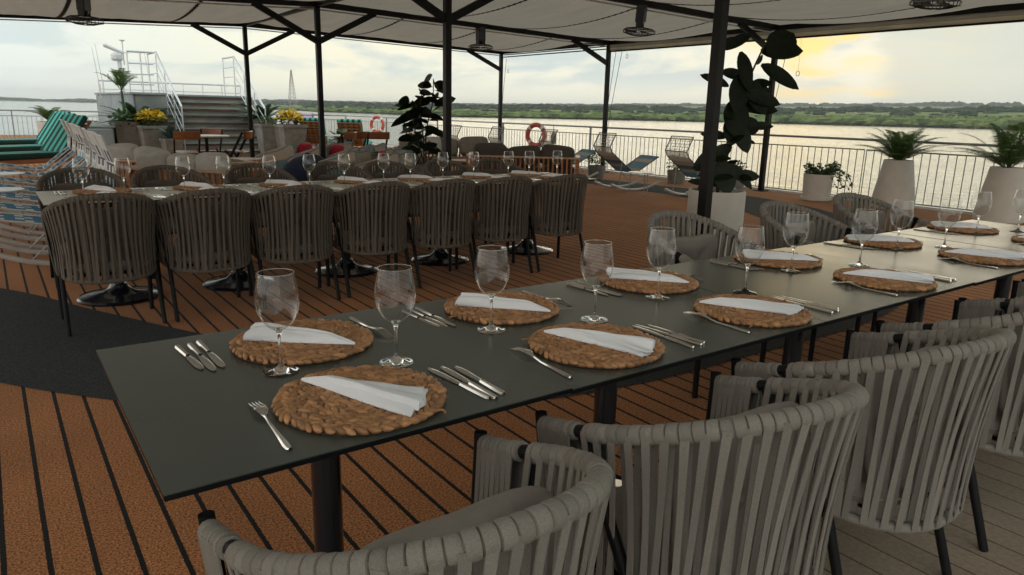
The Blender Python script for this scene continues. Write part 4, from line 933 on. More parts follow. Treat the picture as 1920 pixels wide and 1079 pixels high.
lowpot = [(0, 0), (.17, 0), (.2, .25), (.2, .27), (.18, .27), (.18, .24)]
shrub('leafy green shrub between the last sofa and the rocking loungers', (10.9, 11.9, 0), .24, .36, 'bush_leaf', lowpot, 'clay_pot', .25, 'potted shrubs by the railing', 220)
shrub('small green shrub at the railing behind the nearest complete rocking lounger', (11.7, 10.3, 0), .2, .32, 'bush_leaf', lowpot, 'clay_pot', .25, 'potted shrubs by the railing', 160)
shrub('small green shrub at the railing, hidden half behind the nearest post', (11.8, 8.9, 0), .18, .3, 'bush_leaf', lowpot, 'clay_pot', .25, 'potted shrubs by the railing', 130)
palm('spiky young palm in a round white pot at the bow railing', (1.75, 27.2, 0), [(0, 0), (.32, 0), (.40, .75), (.37, .75), (.37, .7)], .36, .7, 16, .8, 'plants at the bow', nl=16, ll=.22, lw=.035)
sq1 = [(0, 0), (.24, 0), (.33, .98), (.36, .98), (.36, 1.04), (.30, 1.04), (.30, .98)]
sq = lambda h, r: [(0, 0), (r * .7, 0), (r * .95, h - .07), (r * 1.02, h - .07), (r * 1.02, h), (r * .88, h), (r * .88, h - .06)]
palm('slender palm with a tall thin trunk in front of the grey platform wall', (3.02, 21.5, 0), sq(.6, .3), .24, .52, 15, .72, 'plants beside the stairs', trunk=1.15, potm='clay_pot', nl=14, ll=.20, lw=.022, zmin=.35, zmax=1.0, arch=.25, square=1)
palm('wide dark cycad spreading behind the yellow flowers left of the stairs', (3.26, 20.85, 0), sq(.92, .30), .26, .84, 30, .95, 'plants beside the stairs', m='cycad_leaf', potm='clay_pot', name='potted_cycad', arch=.18, nl=34, ll=.15, lw=.028, zmin=.12, zmax=.62, square=1, V=.1)
shrub('dark green leafy plant in the tallest grey planter left of the yellow flowers', (2.88, 20.6, 0), .3, .28, 'bush_leaf', sq(.92, .34), 'clay_pot', .86, 'plants beside the stairs', 120, .2, .07, square=1)
shrub('yellow flowering plant in a square grey planter left of the stairs', (3.42, 20.2, 0), .33, .34, 'bush_leaf', sq(.84, .36), 'clay_pot', .78, 'plants beside the stairs', 90, .13, .07, square=1, top='yellow_leaf')
palm('blue green agave in a grey pot at the foot of the left handrail', (3.75, 19.6, 0), sq(.55, .26), .22, .5, 22, .42, 'plants beside the stairs', m='agave_leaf', potm='clay_pot', name='potted_agave', arch=.2, nl=10, ll=.12, lw=.05, zmin=.15, zmax=.9, square=1)
palm('wide cycad in a grey planter right of the stairs', (6.62, 21.6, 0), sq(1.0, .36), .3, .92, 30, .90, 'plants beside the stairs', m='cycad_leaf', potm='clay_pot', name='potted_cycad', arch=.18, nl=34, ll=.15, lw=.028, zmin=.12, zmax=.62, square=1, V=.1)
shrub('yellow variegated bush in a broad grey planter right of the stairs', (6.85, 19.95, 0), .36, .36, 'bush_leaf', sq(.9, .42), 'clay_pot', .83, 'plants beside the stairs', 130, .13, .06, square=1, top='yellow_leaf')
shrub('grey planter with drooping plant beside the right handrail foot', (6.35, 20.4, 0), .25, .26, 'bush_leaf', sq(.9, .28), 'clay_pot', .83, 'plants beside the stairs', 70, .12, .05, square=1)
palm('green sword leaved plant in a grey pot right of the post with V braces', (7.75, 18.6, 0), sq(.55, .28), .24, .5, 16, .45, 'plants beside the stairs', m='bush_leaf', potm='clay_pot', name='potted_agave', arch=.2, nl=8, ll=.12, lw=.06, zmin=.2, zmax=.9, square=1)
t = thing('flower_trough', 'low trough of reddish flowering plants left of the platform', 'planter', (2.6, 27.2, 0), 0, 'plants at the bow')
b = MB(); b.box((0, 0, .30), (1.9, .45, .60), bev=.02); b.obj('trough', 'clay_pot', t, smooth=False)
fb = MB()
for k in range(7): clump(fb, (-.85 + .28 * k, 0, .62), .26, 90, .08, .05, rgp, -.1, 1, .8)
fb.obj('foliage', 'red_leaf', t, smooth=False)
shrub('pale green shrub at the railing beyond the centre folding chairs', (10.2, 19.0, 0), .22, .35, 'bush_leaf', lowpot, 'white_pot', .25, 'potted shrubs by the railing', 120)
#@@LOUNGE
# ------------------------------------------------------------------ rocking loungers of woven cord
PROF0 = [(-.44, 1.04), (-.56, .80), (-.50, .70), (-.02, .34), (.08, .345), (.56, .62)]
def make_rocker(fm='wire_dark', PROF=PROF0, cm='cord_river'):
    t = thing('rocking_lounger', 'r', 'rocking lounger')
    W_ = .27; fr = MB()
    P = [np.array((x, z)) for x, z in PROF]
    for s in (-1, 1): fr.tube([(x, s * W_, z) for x, z in PROF], .009, 6)
    for x, z in (PROF[0], PROF[1], PROF[3], PROF[4], PROF[5]): fr.tube([(x, -W_, z), (x, W_, z)], .008, 6)
    fr.obj('frame', fm, t)
    b = MB()
    for (x0, z0), (x1, z1) in zip(PROF[:-1], PROF[1:]):
        m_ = max(1, int(math.hypot(x1 - x0, z1 - z0) / (.0175 if cm == 'cord' or z1 < .75 else .05)))
        for i in range(m_): f = (i + .5) / m_; b.ribbon([(x0 + (x1 - x0) * f, -W_, z0 + (z1 - z0) * f), (x0 + (x1 - x0) * f, W_, z0 + (z1 - z0) * f)], (x1 - x0, 0, z1 - z0), .0145 if cm == 'cord' else .0115 if z1 < .75 else .006, .004)
    for k in range(9):
        y = -W_ + 2 * W_ * (k + .5) / 9; b.ribbon([(x, y, z + .004) for x, z in PROF], (0, 1, 0), .007, .003)
    b.obj('woven_cord', cm, t)
    for s in (-1, 1):
        b = MB(); b.tube(smoothpath([(-.50, s * W_, .13), (-.25, s * W_, .045), (.05, s * W_, .021), (.35, s * W_, .06), (.62, s * W_, .16)], 6), .024, 8); b.obj('rocker', 'white_tube', t)
        b = MB(); b.tube([(-.32, s * W_, .06), (-.28, s * W_, .53)], .008, 6); b.obj('strut', 'rail_paint', t); b = MB(); b.tube([(.36, s * W_, .065), (.06, s * W_, .345)], .006, 6); b.obj('strut', 'rail_paint', t)
    return t
rk = make_rocker(); cache_kids(); used = [False]
RKN = [(9.75, 9.85, -.15, 'blue woven rocking lounger right of the far chairs, fully in view'), (10.0, 8.30, -.12, 'woven rocking lounger partly hidden behind the nearest post'), (9.55, 14.85, -.1, 'woven rocking lounger beside the middle post, farthest of the river side row'), (9.85, 13.55, -.1, 'woven rocking lounger in front of the farthest river side post'), (10.0, 11.85, -.12, 'woven rocking lounger behind the grey sofa, life ring beyond it')]
for x, y, rz, lab in RKN: place(rk, used, (x, y, 0), rz, lab, 'rocking loungers facing the river')
rk = make_rocker('white_tube', [(-.27, 1.10), (-.35, .86), (-.33, .68), (.04, .37), (.14, .355), (.74, .46)], 'cord'); cache_kids(); used = [False]
for i, y in enumerate([7.45, 8.25, 9.15, 10.05, 11.05, 12.3, 13.4]): place(rk, used, (.55 + .03 * i, y, 0), PI + .05 * math.sin(i * 2), f'{ORD[i]} blue and white woven rocking lounger of the left row, counted from the far table', 'rocking loungers in the left row')
def side_table(x, y, z, r, lab, grp, m='white_top', legm='rail_paint', cat='side table'):
    t = thing('side_table', lab, cat, (x, y, 0), 0.4, grp); b = MB(); b.lathe([(0, z - .012), (r, z - .012), (r, z), (0, z)], seg=28); b.obj('table_top', m, t)
    for k in range(3): a = 2 * PI * k / 3; b = MB(); b.tube([(r * .8 * math.cos(a), r * .8 * math.sin(a), z - .01), (r * .9 * math.cos(a), r * .9 * math.sin(a), 0)], .010, 6); b.obj('leg', legm, t)
side_table(9.15, 8.85, .42, .22, 'thin legged round side table between the two nearest rocking loungers', 'side tables')
side_table(.05, 9.6, .44, .24, 'white round side table among the left woven loungers, nearer one', 'side tables')
side_table(.15, 11.7, .44, .24, 'white round side table among the left woven loungers, farther one', 'side tables')
# ------------------------------------------------------------------ green striped sun loungers (head towards +x)
def make_lounger():
    t = thing('sun_lounger', 's', 'sun lounger'); W_ = .36
    for s in (-1, 1):
        b = MB(); b.box((-.35, s * W_, .27), (2.0, .035, .07)); b.obj('side_rail', 'teak', t, smooth=False)
    for x in (-1.25, .5):
        for s in (-1, 1): b = MB(); b.box((x, s * (W_ - .03), .13), (.055, .055, .26)); b.obj('leg', 'teak', t, smooth=False)
    b = MB(); b.box((-.55, 0, .365), (1.55, .68, .10), bev=.025); b.obj('mattress', 'stripe_teal', t)
    al = math.radians(52); b = MB(); c0 = np.array((.22, 0, .36)); L_ = .86
    b.box((c0[0] + math.cos(al) * L_ / 2, 0, c0[2] + math.sin(al) * L_ / 2 + .02), (L_, .68, .10), ry=-al, bev=.025); b.obj('back_mattress', 'stripe_teal', t)
    b = MB()
    for k in range(9):
        f = (k + .5) / 9; b.box((c0[0] + .07 + math.cos(al) * L_ * f, 0, c0[2] - .045 + math.sin(al) * L_ * f), (.05, .66, .018), ry=-al)
    for s in (-1, 1): b.box((c0[0] + .09 + math.cos(al) * L_ / 2, s * .30, c0[2] - .065 + math.sin(al) * L_ / 2), (L_, .035, .035), ry=-al)
    b.obj('back_slats', 'teak', t, smooth=False)
    for s in (-1, 1): b = MB(); b.tube([(.45, s * .3, .27), (.62, s * .3, .75)], .014, 6); b.obj('prop', 'teak', t)
    return t
lg = make_lounger(); cache_kids(); used = [False]
for x, y, rz, lab in [(.80, 15.9, .5, 'nearest green striped lounger, its raised back in front of the other two'), (.85, 18.3, .5, 'middle green striped lounger of the left three'), (1.0, 21.3, .45, 'farthest green striped lounger of the left three, against the bow railing'),
                      ]: place(lg, used, (x, y, .06), rz, lab, 'green striped loungers at the left')
for x, y, rz, lab in [(8.15, 21.3, -2.15, 'green topped lounger right of the stairs showing orange slats, left one'), (8.7, 19.9, -2.15, 'green topped lounger right of the stairs showing orange slats, right one')]:
    place(lg, used, (x, y, 0), rz, lab, 'green striped loungers at the right')
# ------------------------------------------------------------------ folding wooden chairs
def make_folder():
    t = thing('folding_chair', 'f', 'folding chair'); W_ = .23
    b = MB(); G = []
    for i in range(13):
        a = -.55 + 1.1 * i / 12; x = math.sin(a) * .47; y = -.24 - (math.cos(a) - .85) * .42; G.append([(x, y, .70), (x, y - .012, .715), (x, y - .03, .85), (x, y - .018, .865), (x, y + .0, .86), (x, y + .012, .705)])
    b.grid(np.array(G)); b.obj('backrest', 'chair_wood', t)
    b = MB(); b.box((0, 0, .44), (.42, .40, .022), rx=.08, bev=.008); b.obj('seat', 'chair_wood', t)
    for s in (-1, 1):
        b = MB(); b.box((s * W_, .02, .42), (.028, .05, .96), rx=.50); b.obj('leg', 'black_metal', t, smooth=False)
        b = MB(); b.box((s * (W_ - .03), .0, .23), (.026, .042, .58), rx=-.65); b.obj('leg', 'black_metal', t, smooth=False)
    b = MB(); b.tube([(-W_, .2, .08), (W_, .2, .08)], .009, 6); b.tube([(-W_, -.17, .08), (W_, -.17, .08)], .009, 6); b.obj('stretcher', 'black_metal', t)
    return t
fc = make_folder(); cache_kids(); used = [False]
for x, y, rz, lab in [(3.28, 15.75, -.1, 'folding chair with orange wooden back, left end of the small stairs table'), (4.30, 15.9, 1.0, 'folding chair with splayed black legs, right of the small stairs table'), (4.02, 17.0, 2.6, 'folding chair tucked behind the small stairs table')]:
    place(fc, used, (x, y, 0), rz, lab, 'folding chairs at the stairs table')
for x, y, rz, lab in [(6.45, 15.5, .6, 'leftmost of the four folding chairs left of the rubber plant'), (6.95, 15.9, .1, 'second of the four folding chairs left of the rubber plant'), (7.35, 15.6, -.1, 'third of the four folding chairs left of the rubber plant'), (7.70, 15.1, 1.2, 'rightmost of the four folding chairs, nearest to the rubber plant')]:
    place(fc, used, (x, y, 0), rz, lab, 'folding chairs in the middle of the deck')
def ped_table(x, y, z, r, lab, m, legm, nm='cafe_table'):
    t = thing(nm, lab, 'table', (x, y, 0), 0, 'small tables'); b = MB(); b.lathe([(0, z - .025), (r, z - .025), (r + .003, z - .012), (r, z), (0, z)], seg=32); b.obj('table_top', m, t)
    b = MB(); b.tube([(0, 0, .03), (0, 0, z - .02)], .035, 12); b.obj('column', legm, t); b = MB(); b.lathe([(0, 0), (.22, 0), (.21, .02), (.05, .04), (0, .04)], seg=24); b.obj('base', legm, t)
ped_table(3.82, 16.4, .75, .46, 'round white topped table between folding chairs in front of the stairs', 'white_top', 'black_metal')
ped_table(7.0, 16.7, .74, .40, 'small table behind the four folding chairs in mid deck', 'white_top', 'black_metal')
ped_table(3.85, 13.9, .42, .34, 'round wooden coffee table left of the navy bean bag', 'teak_top', 'teak', 'coffee_table')
ped_table(8.0, 12.6, .40, .36, 'wooden coffee table between sofa and smaller rubber plant', 'teak_top', 'teak', 'coffee_table')
ped_table(2.75, 12.6, .44, .30, 'small white table behind the tan lounge chair', 'white_top', 'teak', 'coffee_table')
# ------------------------------------------------------------------ sofas
def softbox(b, c, d, rz=0, rx=0, ry=0, puff=.12, seed=0):
    n = 7; x, y, z = (k / 2 for k in d); r_ = np.random.default_rng(seed)
    for ax, sg in ((0, 1), (0, -1), (1, 1), (1, -1), (2, 1), (2, -1)):
        G = np.zeros((n, n, 3))
        for i in range(n):
            for j in range(n):
                u = -1 + 2 * i / (n - 1); v = -1 + 2 * j / (n - 1); p = [0, 0, 0]; o = [k for k in (0, 1, 2) if k != ax]; p[ax] = sg; p[o[0]] = u * (1 if sg > 0 else -1); p[o[1]] = v
                p = np.array(p, float); q = p / (np.sum(np.abs(p) ** 5) ** .2); q = q * (1 + .0)
                G[i, j] = q * np.array((x, y, z))
        w_ = 1 + puff * .3 * np.cos(G[:, :, 0:1] / x * 1.4) * np.cos(G[:, :, 2:3] / z * 1.2); G[:, :, 1:2] *= w_
        b.add(rot(G.reshape(-1, 3), rx, ry, rz) + np.array(c), [(i * n + j, (i + 1) * n + j, (i + 1) * n + j + 1, i * n + j + 1) if (ax != 1) else (i * n + j, i * n + j + 1, (i + 1) * n + j + 1, (i + 1) * n + j) for i in range(n - 1) for j in range(n - 1)])
def sofa(label, loc, rz, length, ncush, cm, group, arm=True, back_h=.36, extra=()):
    """local: sitting side +y, back along y=-.38"""
    t = thing('sofa', label, 'sofa', loc, rz, group)
    b = MB(); b.box((0, 0, .22), (length, .80, .05)); b.obj('frame', 'teak', t, smooth=False)
    for sx in (-1, 1):
        for sy in (-1, 1): b = MB(); b.box((sx * (length / 2 - .035), sy * .37, .28), (.06, .06, .56)); b.obj('leg', 'teak', t, smooth=False)
    b = MB(); b.box((0, -.37, .575), (length, .075, .03)); b.obj('back_rail', 'teak_top', t, smooth=False)
    b = MB(); n = int(length / .085)
    for i in range(n): b.box((-length / 2 + .06 + (length - .12) * i / (n - 1), -.37, .40), (.035, .022, .32))
    b.obj('back_slats', 'teak', t, smooth=False)
    if arm:
        for s in (-1, 1):
            b = MB(); b.box((s * (length / 2 - .035), 0.005, .5785), (.078, .80, .03)); b.obj('arm_rail', 'teak_top', t, smooth=False)
            b = MB()
            for i in range(8): b.box((s * (length / 2 - .035), -.30 + .6 * i / 7, .40), (.022, .035, .32))
            b.obj('arm_slats', 'teak', t, smooth=False)
    cw = (length - .16) / ncush
    for k in range(ncush):
        x = -length / 2 + .08 + cw * (k + .5)
        b = MB(); softbox(b, (x, .03, .32), (cw * .98, .72, .15), puff=0); b.obj('seat_cushion', cm, t, angle=80)
        b = MB(); softbox(b, (x + .03 * math.sin(k * 5 + length), -.22 + .02 * math.sin(k * 3), .40 + back_h / 2 - .02 * (k % 2)), (cw * .97, .20, back_h * (1 - .07 * (k % 2))), rx=.22 + .12 * math.sin(k * 2 + 1), ry=.10 * math.sin(k * 4 + length * 3), rz=.12 * math.sin(k * 7 + 2), puff=1.0); b.obj('back_cushion', cm, t, angle=80)
    for (x, y, z, w_, m, rr) in extra:
        b = MB(); softbox(b, (x, y, z), (w_, .13, w_ * .85), rx=.35, rz=rr, puff=1.2); b.obj('throw_pillow', m, t, angle=80)
    return t
sofa('sofa with two rounded pale grey cushions, farther of the left pair', (1.95, 11.9, 0), -.95, 1.25, 2, 'cushion_grey', 'sofas at the left', back_h=.40)
sofa('sofa with three rounded pale grey cushions, nearer of the left pair', (2.2, 10.1, 0), -.85, 1.5, 3, 'cushion_grey', 'sofas at the left', back_h=.40)
sofa('tan backed lounge seat in front of the small white table', (2.75, 11.1, 0), .1, .75, 1, 'cushion_taupe', 'sofas at the left', back_h=.22)
sofa('grey sofa with wood slat side, its back cushions facing the river', (8.25, 11.05, 0), -.70, 2.1, 3, 'cushion_dark', 'sofas by the river railing', back_h=.40, extra=((.6, .0, .58, .42, 'cushion_taupe', .2), (-.5, .02, .58, .4, 'cushion_dark', -.1)))
sofa('farther grey sofa with crumpled pillows behind the middle post', (8.2, 13.9, 0), PI - .5, 2.2, 3, 'cushion_taupe', 'sofas by the river railing', back_h=.42, extra=((.3, .0, .62, .45, 'cushion_grey', .2),))
# ------------------------------------------------------------------ bean bag
t = thing('bean_bag', 'slumped navy blue bean bag in front of the mesh chairs', 'bean bag', (4.45, 12.2, 0), .4)
G = []
for i in range(28):
    a = 2 * PI * i / 28; row = []
    for r, z in ((.05, 0), (.42, .0), (.50, .08), (.50, .2), (.44, .34), (.34, .46), (.2, .55), (.02, .60)):
        w_ = 1 + .06 * math.sin(3 * a + z * 9) + .03 * math.sin(7 * a); row.append((r * w_ * math.cos(a) * 1.15, r * w_ * math.sin(a) * .9, z + .04 * math.cos(a) * z))
    G.append(row)
b = MB(); b.grid(np.array(G), True); b.obj('bag', 'navy_fabric', t, angle=120)
# dark blue cover over folded furniture under the first folding chair
# ------------------------------------------------------------------ low mesh armchairs
def make_meshchair():
    t = thing('mesh_armchair', 'm', 'armchair'); fr = MB()
    for s in (-1, 1): fr.tube(smoothpath([(s * .36, .36, .05), (s * .36, .38, .40), (s * .36, -.1, .56), (s * .36, -.42, .66), (s * .36, -.40, .05)], 5), .013, 7)
    fr.tube([(-.36, -.42, .66), (.36, -.42, .66)], .013, 7); fr.tube([(-.36, .36, .05), (.36, .36, .05)], .013, 7); fr.tube([(-.36, -.40, .05), (.36, -.40, .05)], .013, 7); fr.obj('frame', 'mesh_blue', t)
    for s in (-1, 1):
        b = MB(); b.ribbon([(s * .36, .37, .36), (s * .36, -.1, .52), (s * .36, -.40, .62)], (0, .2, 1), .17, .006); b.obj('side_panel', 'mesh_beige', t)
        b = MB(); b.ribbon([(s * .36, .36, .17), (s * .36, -.40, .30)], (0, .2, 1), .24, .006); b.obj('lower_panel', 'mesh_blue', t)
    b = MB(); b.box((0, -.41, .47), (.70, .008, .34)); b.obj('back_panel', 'mesh_beige', t, smooth=False)
    b = MB(); b.box((0, -.41, .17), (.70, .008, .22)); b.obj('lower_back', 'mesh_blue', t, smooth=False)
    b = MB(); b.box((0, 0, .27), (.68, .72, .05), bev=.02); b.obj('seat', 'mesh_beige', t)
    return t
mc = make_meshchair(); cache_kids(); used = [False]
pos = [(4.75, 14.3), (5.15, 13.7), (5.55, 13.1), (5.95, 12.5), (5.0, 12.0), (5.45, 11.3), (5.75, 14.6), (6.2, 13.9)]
nms = ['leftmost low beige mesh armchair, nearest to the stairs', 'second low beige mesh armchair from the stairs', 'third low beige mesh armchair from the stairs, under the V braced post', 'fourth low beige mesh armchair from the stairs', 'low blue mesh armchair behind the navy bean bag', 'low blue mesh armchair nearest to the far table', 'rear low mesh armchair with a red cushion, left one', 'rear low mesh armchair with a red cushion, right one']
for (x, y), lab in zip(pos, nms): place(mc, used, (x, y, 0), .75, lab, 'low mesh armchairs')
for i, (x, y, z) in enumerate([(5.05, 13.95, .56), (5.45, 13.3, .56), (5.75, 12.9, .50), (5.9, 12.2, .50)]):
    b = MB(); softbox(b, (0, 0, 0), (.40, .12, .28), rx=.3, puff=.5); o = b.obj('red_cushion', 'red_cushion', None, (x, y, z), angle=80); o.rotation_euler = (0, 0, .75)
    tag(o, f'{ORD[i]} crimson cushion from the left, propped on the low mesh armchairs', 'cushion', 'crimson cushions')
# thin black wire frame tables by them
for i, (x, y) in enumerate([(5.55, 12.25), (6.3, 11.6)]):
    t = thing('wire_stool', ['black wire frame stool among the crimson cushions', 'black wire frame stool with crossed legs beside the smaller rubber plant'][i], 'stool', (x, y, 0), .5, 'black wire stools'); b = MB()
    for s in (-1, 1):
        b.tube([(s * .2, -.2, 0), (s * .2, .2, .62), (s * .2, -.2, .62), (s * .2, .2, 0)], .008, 6); b.tube([(-.2, s * .2, .62), (.2, s * .2, .62)], .008, 6)
    b.obj('frame', 'black_metal', t); b = MB(); b.box((0, 0, .615), (.40, .40, .008)); b.obj('seat', 'mesh_beige', t, smooth=False)
# ------------------------------------------------------------------ life rings, towel
def life_ring(label, loc, rz):
    t = thing('life_ring', label, 'life ring', loc, rz, 'life rings on the railing')
    b = MB(); b.tube([(.27 * math.cos(2 * PI * k / 32), 0, .27 * math.sin(2 * PI * k / 32)) for k in range(32)], .062, 12, closed=True); b.obj('ring', 'ring_red', t)
    for k in range(4):
        a0 = PI / 4 + k * PI / 2; b = MB(); b.tube([(.27 * math.cos(a0 + d), 0, .27 * math.sin(a0 + d)) for d in (-.13, -.06, 0, .06, .13)], .0645, 12); b.obj('band', 'ring_white', t)
    b = MB(); b.tube([(.33 * math.cos(2 * PI * k / 24) * (1 - .06 * (k % 6 == 3)), 0.02, .33 * math.sin(2 * PI * k / 24)) for k in range(24)], .007, 5, closed=True); b.obj('rope', 'ring_white', t)
life_ring('orange red life ring on the railing above the folding chairs', (11.95, 25.2, .80), PI / 2 + .5); life_ring('red life ring with white bands on the railing behind the grey sofa', (12.15, 15.75, .78), PI / 2 + .35)
for i, (x, y, lab) in enumerate([(12.15, 15.0, 'grey capped life light hanging beside the nearer life ring'), (12.15, 23.4, 'dark life light hanging beside the orange life ring')]):
    t = thing('life_light', lab, 'life light', (x, y, .70), 0, 'life lights'); b = MB(); b.lathe([(0, -.12), (.07, -.12), (.075, .08), (.05, .16), (.02, .2), (0, .2)], seg=14); b.obj('housing', 'blind' if i == 0 else 'black_metal', t); b = MB(); b.tube([(0, 0, .2), (0, 0, .36)], .008, 5); b.obj('line', 'black_metal', t)
t = thing('towel', 'lilac towel hung over the railing left of the V braced post', 'towel', (12.2, 34.0, 1.08), 0); G = []
for i in range(15):
    y = -1.6 + 3.2 * i / 14; G.append([(-.04 + .015 * math.sin(i), y, -.85), (-.03, y, 0), (0, y, .012), (.03, y, 0), (.04, y, -.5)])
b = MB(); b.grid(np.array(G)); b.obj('cloth', 'lilac', t)
#@@STAIRS
# ------------------------------------------------------------------ raised platform, stairs, mast
st = thing('platform', 'raised grey concrete platform with brown edged stairs in the background', 'platform', (5.3, 22, 0))
def sp_(mb, name, m, par=None, smooth=False):
    for v in mb.v: v -= np.array((5.3, 22, 0))
    return mb.obj(name, m, par or st, smooth=smooth)
SX0, SX1, SY0, SY1, PZ = 4.0, 6.6, 20.55, 23.35, 1.60
nst = 9; rh = PZ / nst; rd = (SY1 - SY0) / (nst - 1)
for k in range(nst):
    y = SY0 + rd * k; z1 = rh * (k + 1)
    b = MB(); b.box(((SX0 + SX1) / 2, y + rd / 2 + .02, z1 - rh / 2 - .02), (SX1 - SX0, rd, rh - .045)); s_ = sp_(b, 'step', 'step_concrete')
    b = MB(); b.box(((SX0 + SX1) / 2, y + rd / 2 - .01, z1 - .0215), (SX1 - SX0 + .03, rd + .05, .043)); sp_(b, 'tread', 'step_concrete', s_)
    b = MB(); b.box(((SX0 + SX1) / 2, y - .044, z1 - .030), (SX1 - SX0 + .05, .022, .066)); sp_(b, 'nosing', 'tread_brown', s_)
# body
b = MB(); b.prism([(3.0, 26.2), (3.3, 21.5), (3.97, 21.0), (3.97, 23.4), (6.65, 23.4), (7.2, 24.5), (7.2, 27.2)], 0, PZ); sp_(b, 'wall', 'concrete')
b = MB(); b.prism([(2.96, 26.2), (3.265, 21.47), (3.295, 21.47), (2.995, 26.2)], 0, PZ - .01); sp_(b, 'side_panel', 'concrete_pale')  # thin sheet over the left wall face, its bluish lit tone painted in
b = MB(); b.prism([(2.93, 26.25), (3.24, 21.44), (3.99, 20.94), (3.99, 23.36), (6.67, 23.36), (7.25, 24.5), (7.25, 27.25)], PZ, PZ + .05); sp_(b, 'coping', 'concrete_pale')
def hrail(x, label):
    t = thing('handrail', label, 'handrail', (x, SY0, 0), 0, 'handrails of the stairs'); H_ = 1.12; b = MB()
    p0 = np.array((0, .05, rh + H_)); p1 = np.array((0, SY1 - SY0, PZ + H_ + .08))
    b = MB(); b.tube([p0, p1, p1 + np.array((-.0, 1.25, 0))], .028, 10); b.obj('top_bar', 'rail_steel', t)
    for q in (.3, .58, .84):
        b = MB(); b.tube([p0 - np.array((0, -.0, q)), p1 - np.array((0, 0, q)), p1 + np.array((0, 1.25, -q))], .013, 6); b.obj('mid_bar', 'rail_steel', t)
    for k, (y, zb) in enumerate([(.05, rh), (.95, rh * 3.5), (1.85, rh * 6.3), (SY1 - SY0 + .05, PZ), (SY1 - SY0 + 1.25, PZ)]):
        f = min(1, max(0, (y - .05) / (SY1 - SY0 - .05))); zt = p0[2] * (1 - f) + p1[2] * f; b = MB(); b.tube([(0, y, zb), (0, y, zt)], .019, 8); b.obj('post', 'rail_steel', t)
hrail(4.25, 'polished left handrail of the stairs with blue lit top bar'); hrail(6.4, 'polished right handrail of the stairs behind the far left post')
# cross bars of the left landing rail
t = thing('landing_rail', 'square steel guard rail left of the top of the stairs', 'guard rail', (4.25, 23.9, PZ), 0); 
b = MB()
for z in (1.2, .88, .58, .3): b.tube([(-.68, -.1, z), (-.02, -.1, z)], .016 if z < 1 else .028, 8)
b.obj('bars', 'rail_steel', t)
for x in (-.68, -.34): b = MB(); b.tube([(x, -.1, 0), (x, -.1, 1.2)], .024, 8); b.obj('post', 'rail_steel', t)
t = thing('platform_rail', 'low steel rail along the back edge of the grey platform', 'guard rail', (5.0, 26.1, PZ), 0)
b = MB(); b.tube([(-1.95, 0, .42), (2.3, 0, .42)], .022, 8); b.tube([(-1.95, 0, .17), (2.3, 0, .17)], .012, 6); b.obj('bars', 'rail_steel', t)
for k in range(8): b = MB(); b.tube([(-1.95 + 4.25 * k / 7, 0, 0), (-1.95 + 4.25 * k / 7, 0, .42)], .016, 6); b.obj('post', 'rail_steel', t)
t = thing('radar_mast', 'white radar mast with scanner bar standing on the platform', 'mast', (3.62, 25.6, PZ), .3)
b = MB(); b.tube([(0, 0, 0), (0, 0, 1.05)], [.08, .06], 12); b.tube([(.2, 0, .42), (-.35, 0, .42), (-.38, 0, .50)], .025, 6); b.obj('pole', 'white_plastic', t)
b = MB(); b.box((-.06, 0, 1.12), (.30, .26, .24), bev=.06); b.obj('housing', 'white_plastic', t)
b = MB(); b.box((-.14, 0, 1.34), (.62, .10, .10), ry=.35, bev=.04); b.obj('scanner', 'white_plastic', t)
b = MB(); b.tube([(.14, 0, .9), (.14, 0, 1.58)], .018, 8); b.lathe([(0, 1.58), (.07, 1.60), (.08, 1.63), (0, 1.64)], (.14, 0, 0), seg=14); b.tube([(-.03, 0, 1.24), (.30, 0, 1.27)], .02, 6); b.obj('antenna', 'white_plastic', t)
b = MB(); b.lathe([(0, .50), (.04, .52), (.02, .56), (.03, .60), (0, .63)], (-.38, 0, 0), seg=10); b.obj('lamp', 'white_plastic', t)
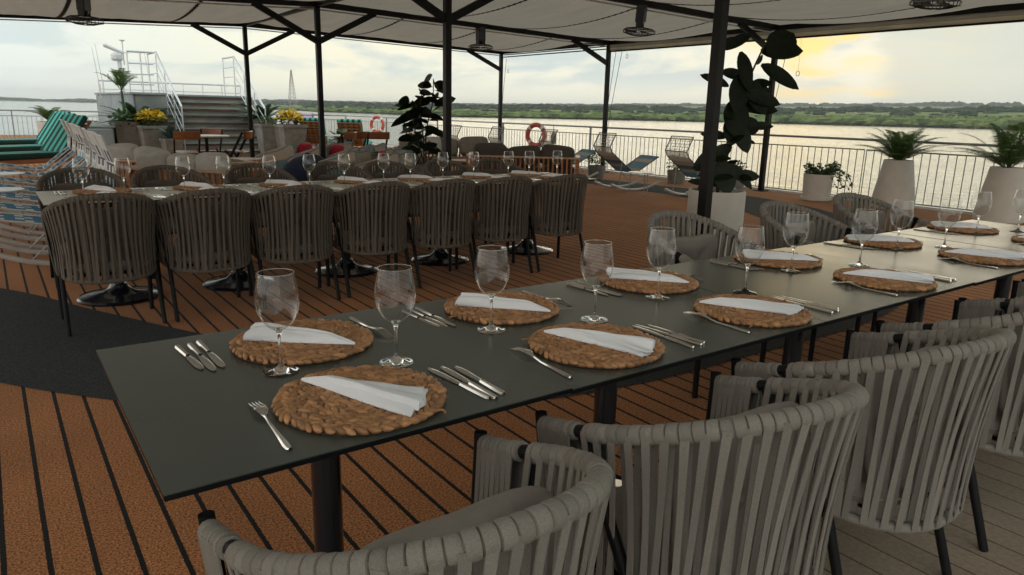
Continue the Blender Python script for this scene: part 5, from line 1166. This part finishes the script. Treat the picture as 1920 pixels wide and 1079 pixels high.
for i, (x, y, h, lab) in enumerate([(3.0, 25.4, 1.2, 'left one of two whip antennas at the platform corner'), (3.15, 25.9, 1.2, 'right one of two whip antennas at the platform corner'), (4.5, 26.0, 1.1, 'thin whip antenna behind the landing guard rail')]):
    t = thing('whip_antenna', lab, 'antenna', (x, y, PZ - (.15 if i == 0 else 0)), 0, 'whip antennas'); b = MB(); b.tube([(0, 0, .3), (-.10, 0, .3 + h)], [.014, .006], 6); b.obj('whip', 'white_plastic', t)
    b = MB(); b.tube([(.4, .3, 0), (.05, 0, 0), (0, 0, .1), (0, 0, .45)] if i == 0 else [(0, 0, 0), (0, 0, .45)], .022, 8); b.obj('bracket', 'white_plastic', t)
# grey storage box with slotted side
t = thing('storage_box', 'long low grey storage box with row of dark handles left of the planters', 'storage box', (2.28, 22.2, 0), math.radians(88))
b = MB(); b.box((0, 0, .38), (4.2, .72, .76), bev=.02); b.obj('body', 'concrete_pale', t, smooth=False)
for k in range(4): b = MB(); b.box((-1.56 + 1.04 * k, 0, .79), (1.02, .80, .05), bev=.012); b.obj('lid', 'concrete', t, smooth=False)
for k in range(5): b = MB(); b.box((-1.6 + .8 * k, -.37, .45), (.10, .03, .16), bev=.012); b.obj('handle', 'black_metal', t, smooth=False)
# lattice tower on the far bank
t = thing('lattice_tower', 'thin lattice radio tower far away on the bank right of the stairs', 'tower', (500, 1435, -2), 0)
b = MB(); H_ = 72; w0, w1 = 7.0, .8; S_ = [(-1, -1), (1, -1), (1, 1), (-1, 1)]
wz = lambda z: w0 + (w1 - w0) * z / H_
for s in S_: b.tube([(s[0] * w0, s[1] * w0, 0), (s[0] * w1, s[1] * w1, H_)], .40, 4)
zz = 0
while zz < H_ - 3:
    z2 = zz + wz(zz) * 1.5
    z2 = min(z2, H_)
    for k in range(4):
        a, c = S_[k], S_[(k + 1) % 4]; b.tube([(a[0] * wz(zz), a[1] * wz(zz), zz), (c[0] * wz(z2), c[1] * wz(z2), z2)], .32, 3); b.tube([(a[0] * wz(z2), a[1] * wz(z2), z2), (c[0] * wz(z2), c[1] * wz(z2), z2)], .32, 3)
    zz = z2
b.obj('lattice', 'tower_steel', t)
#@@END
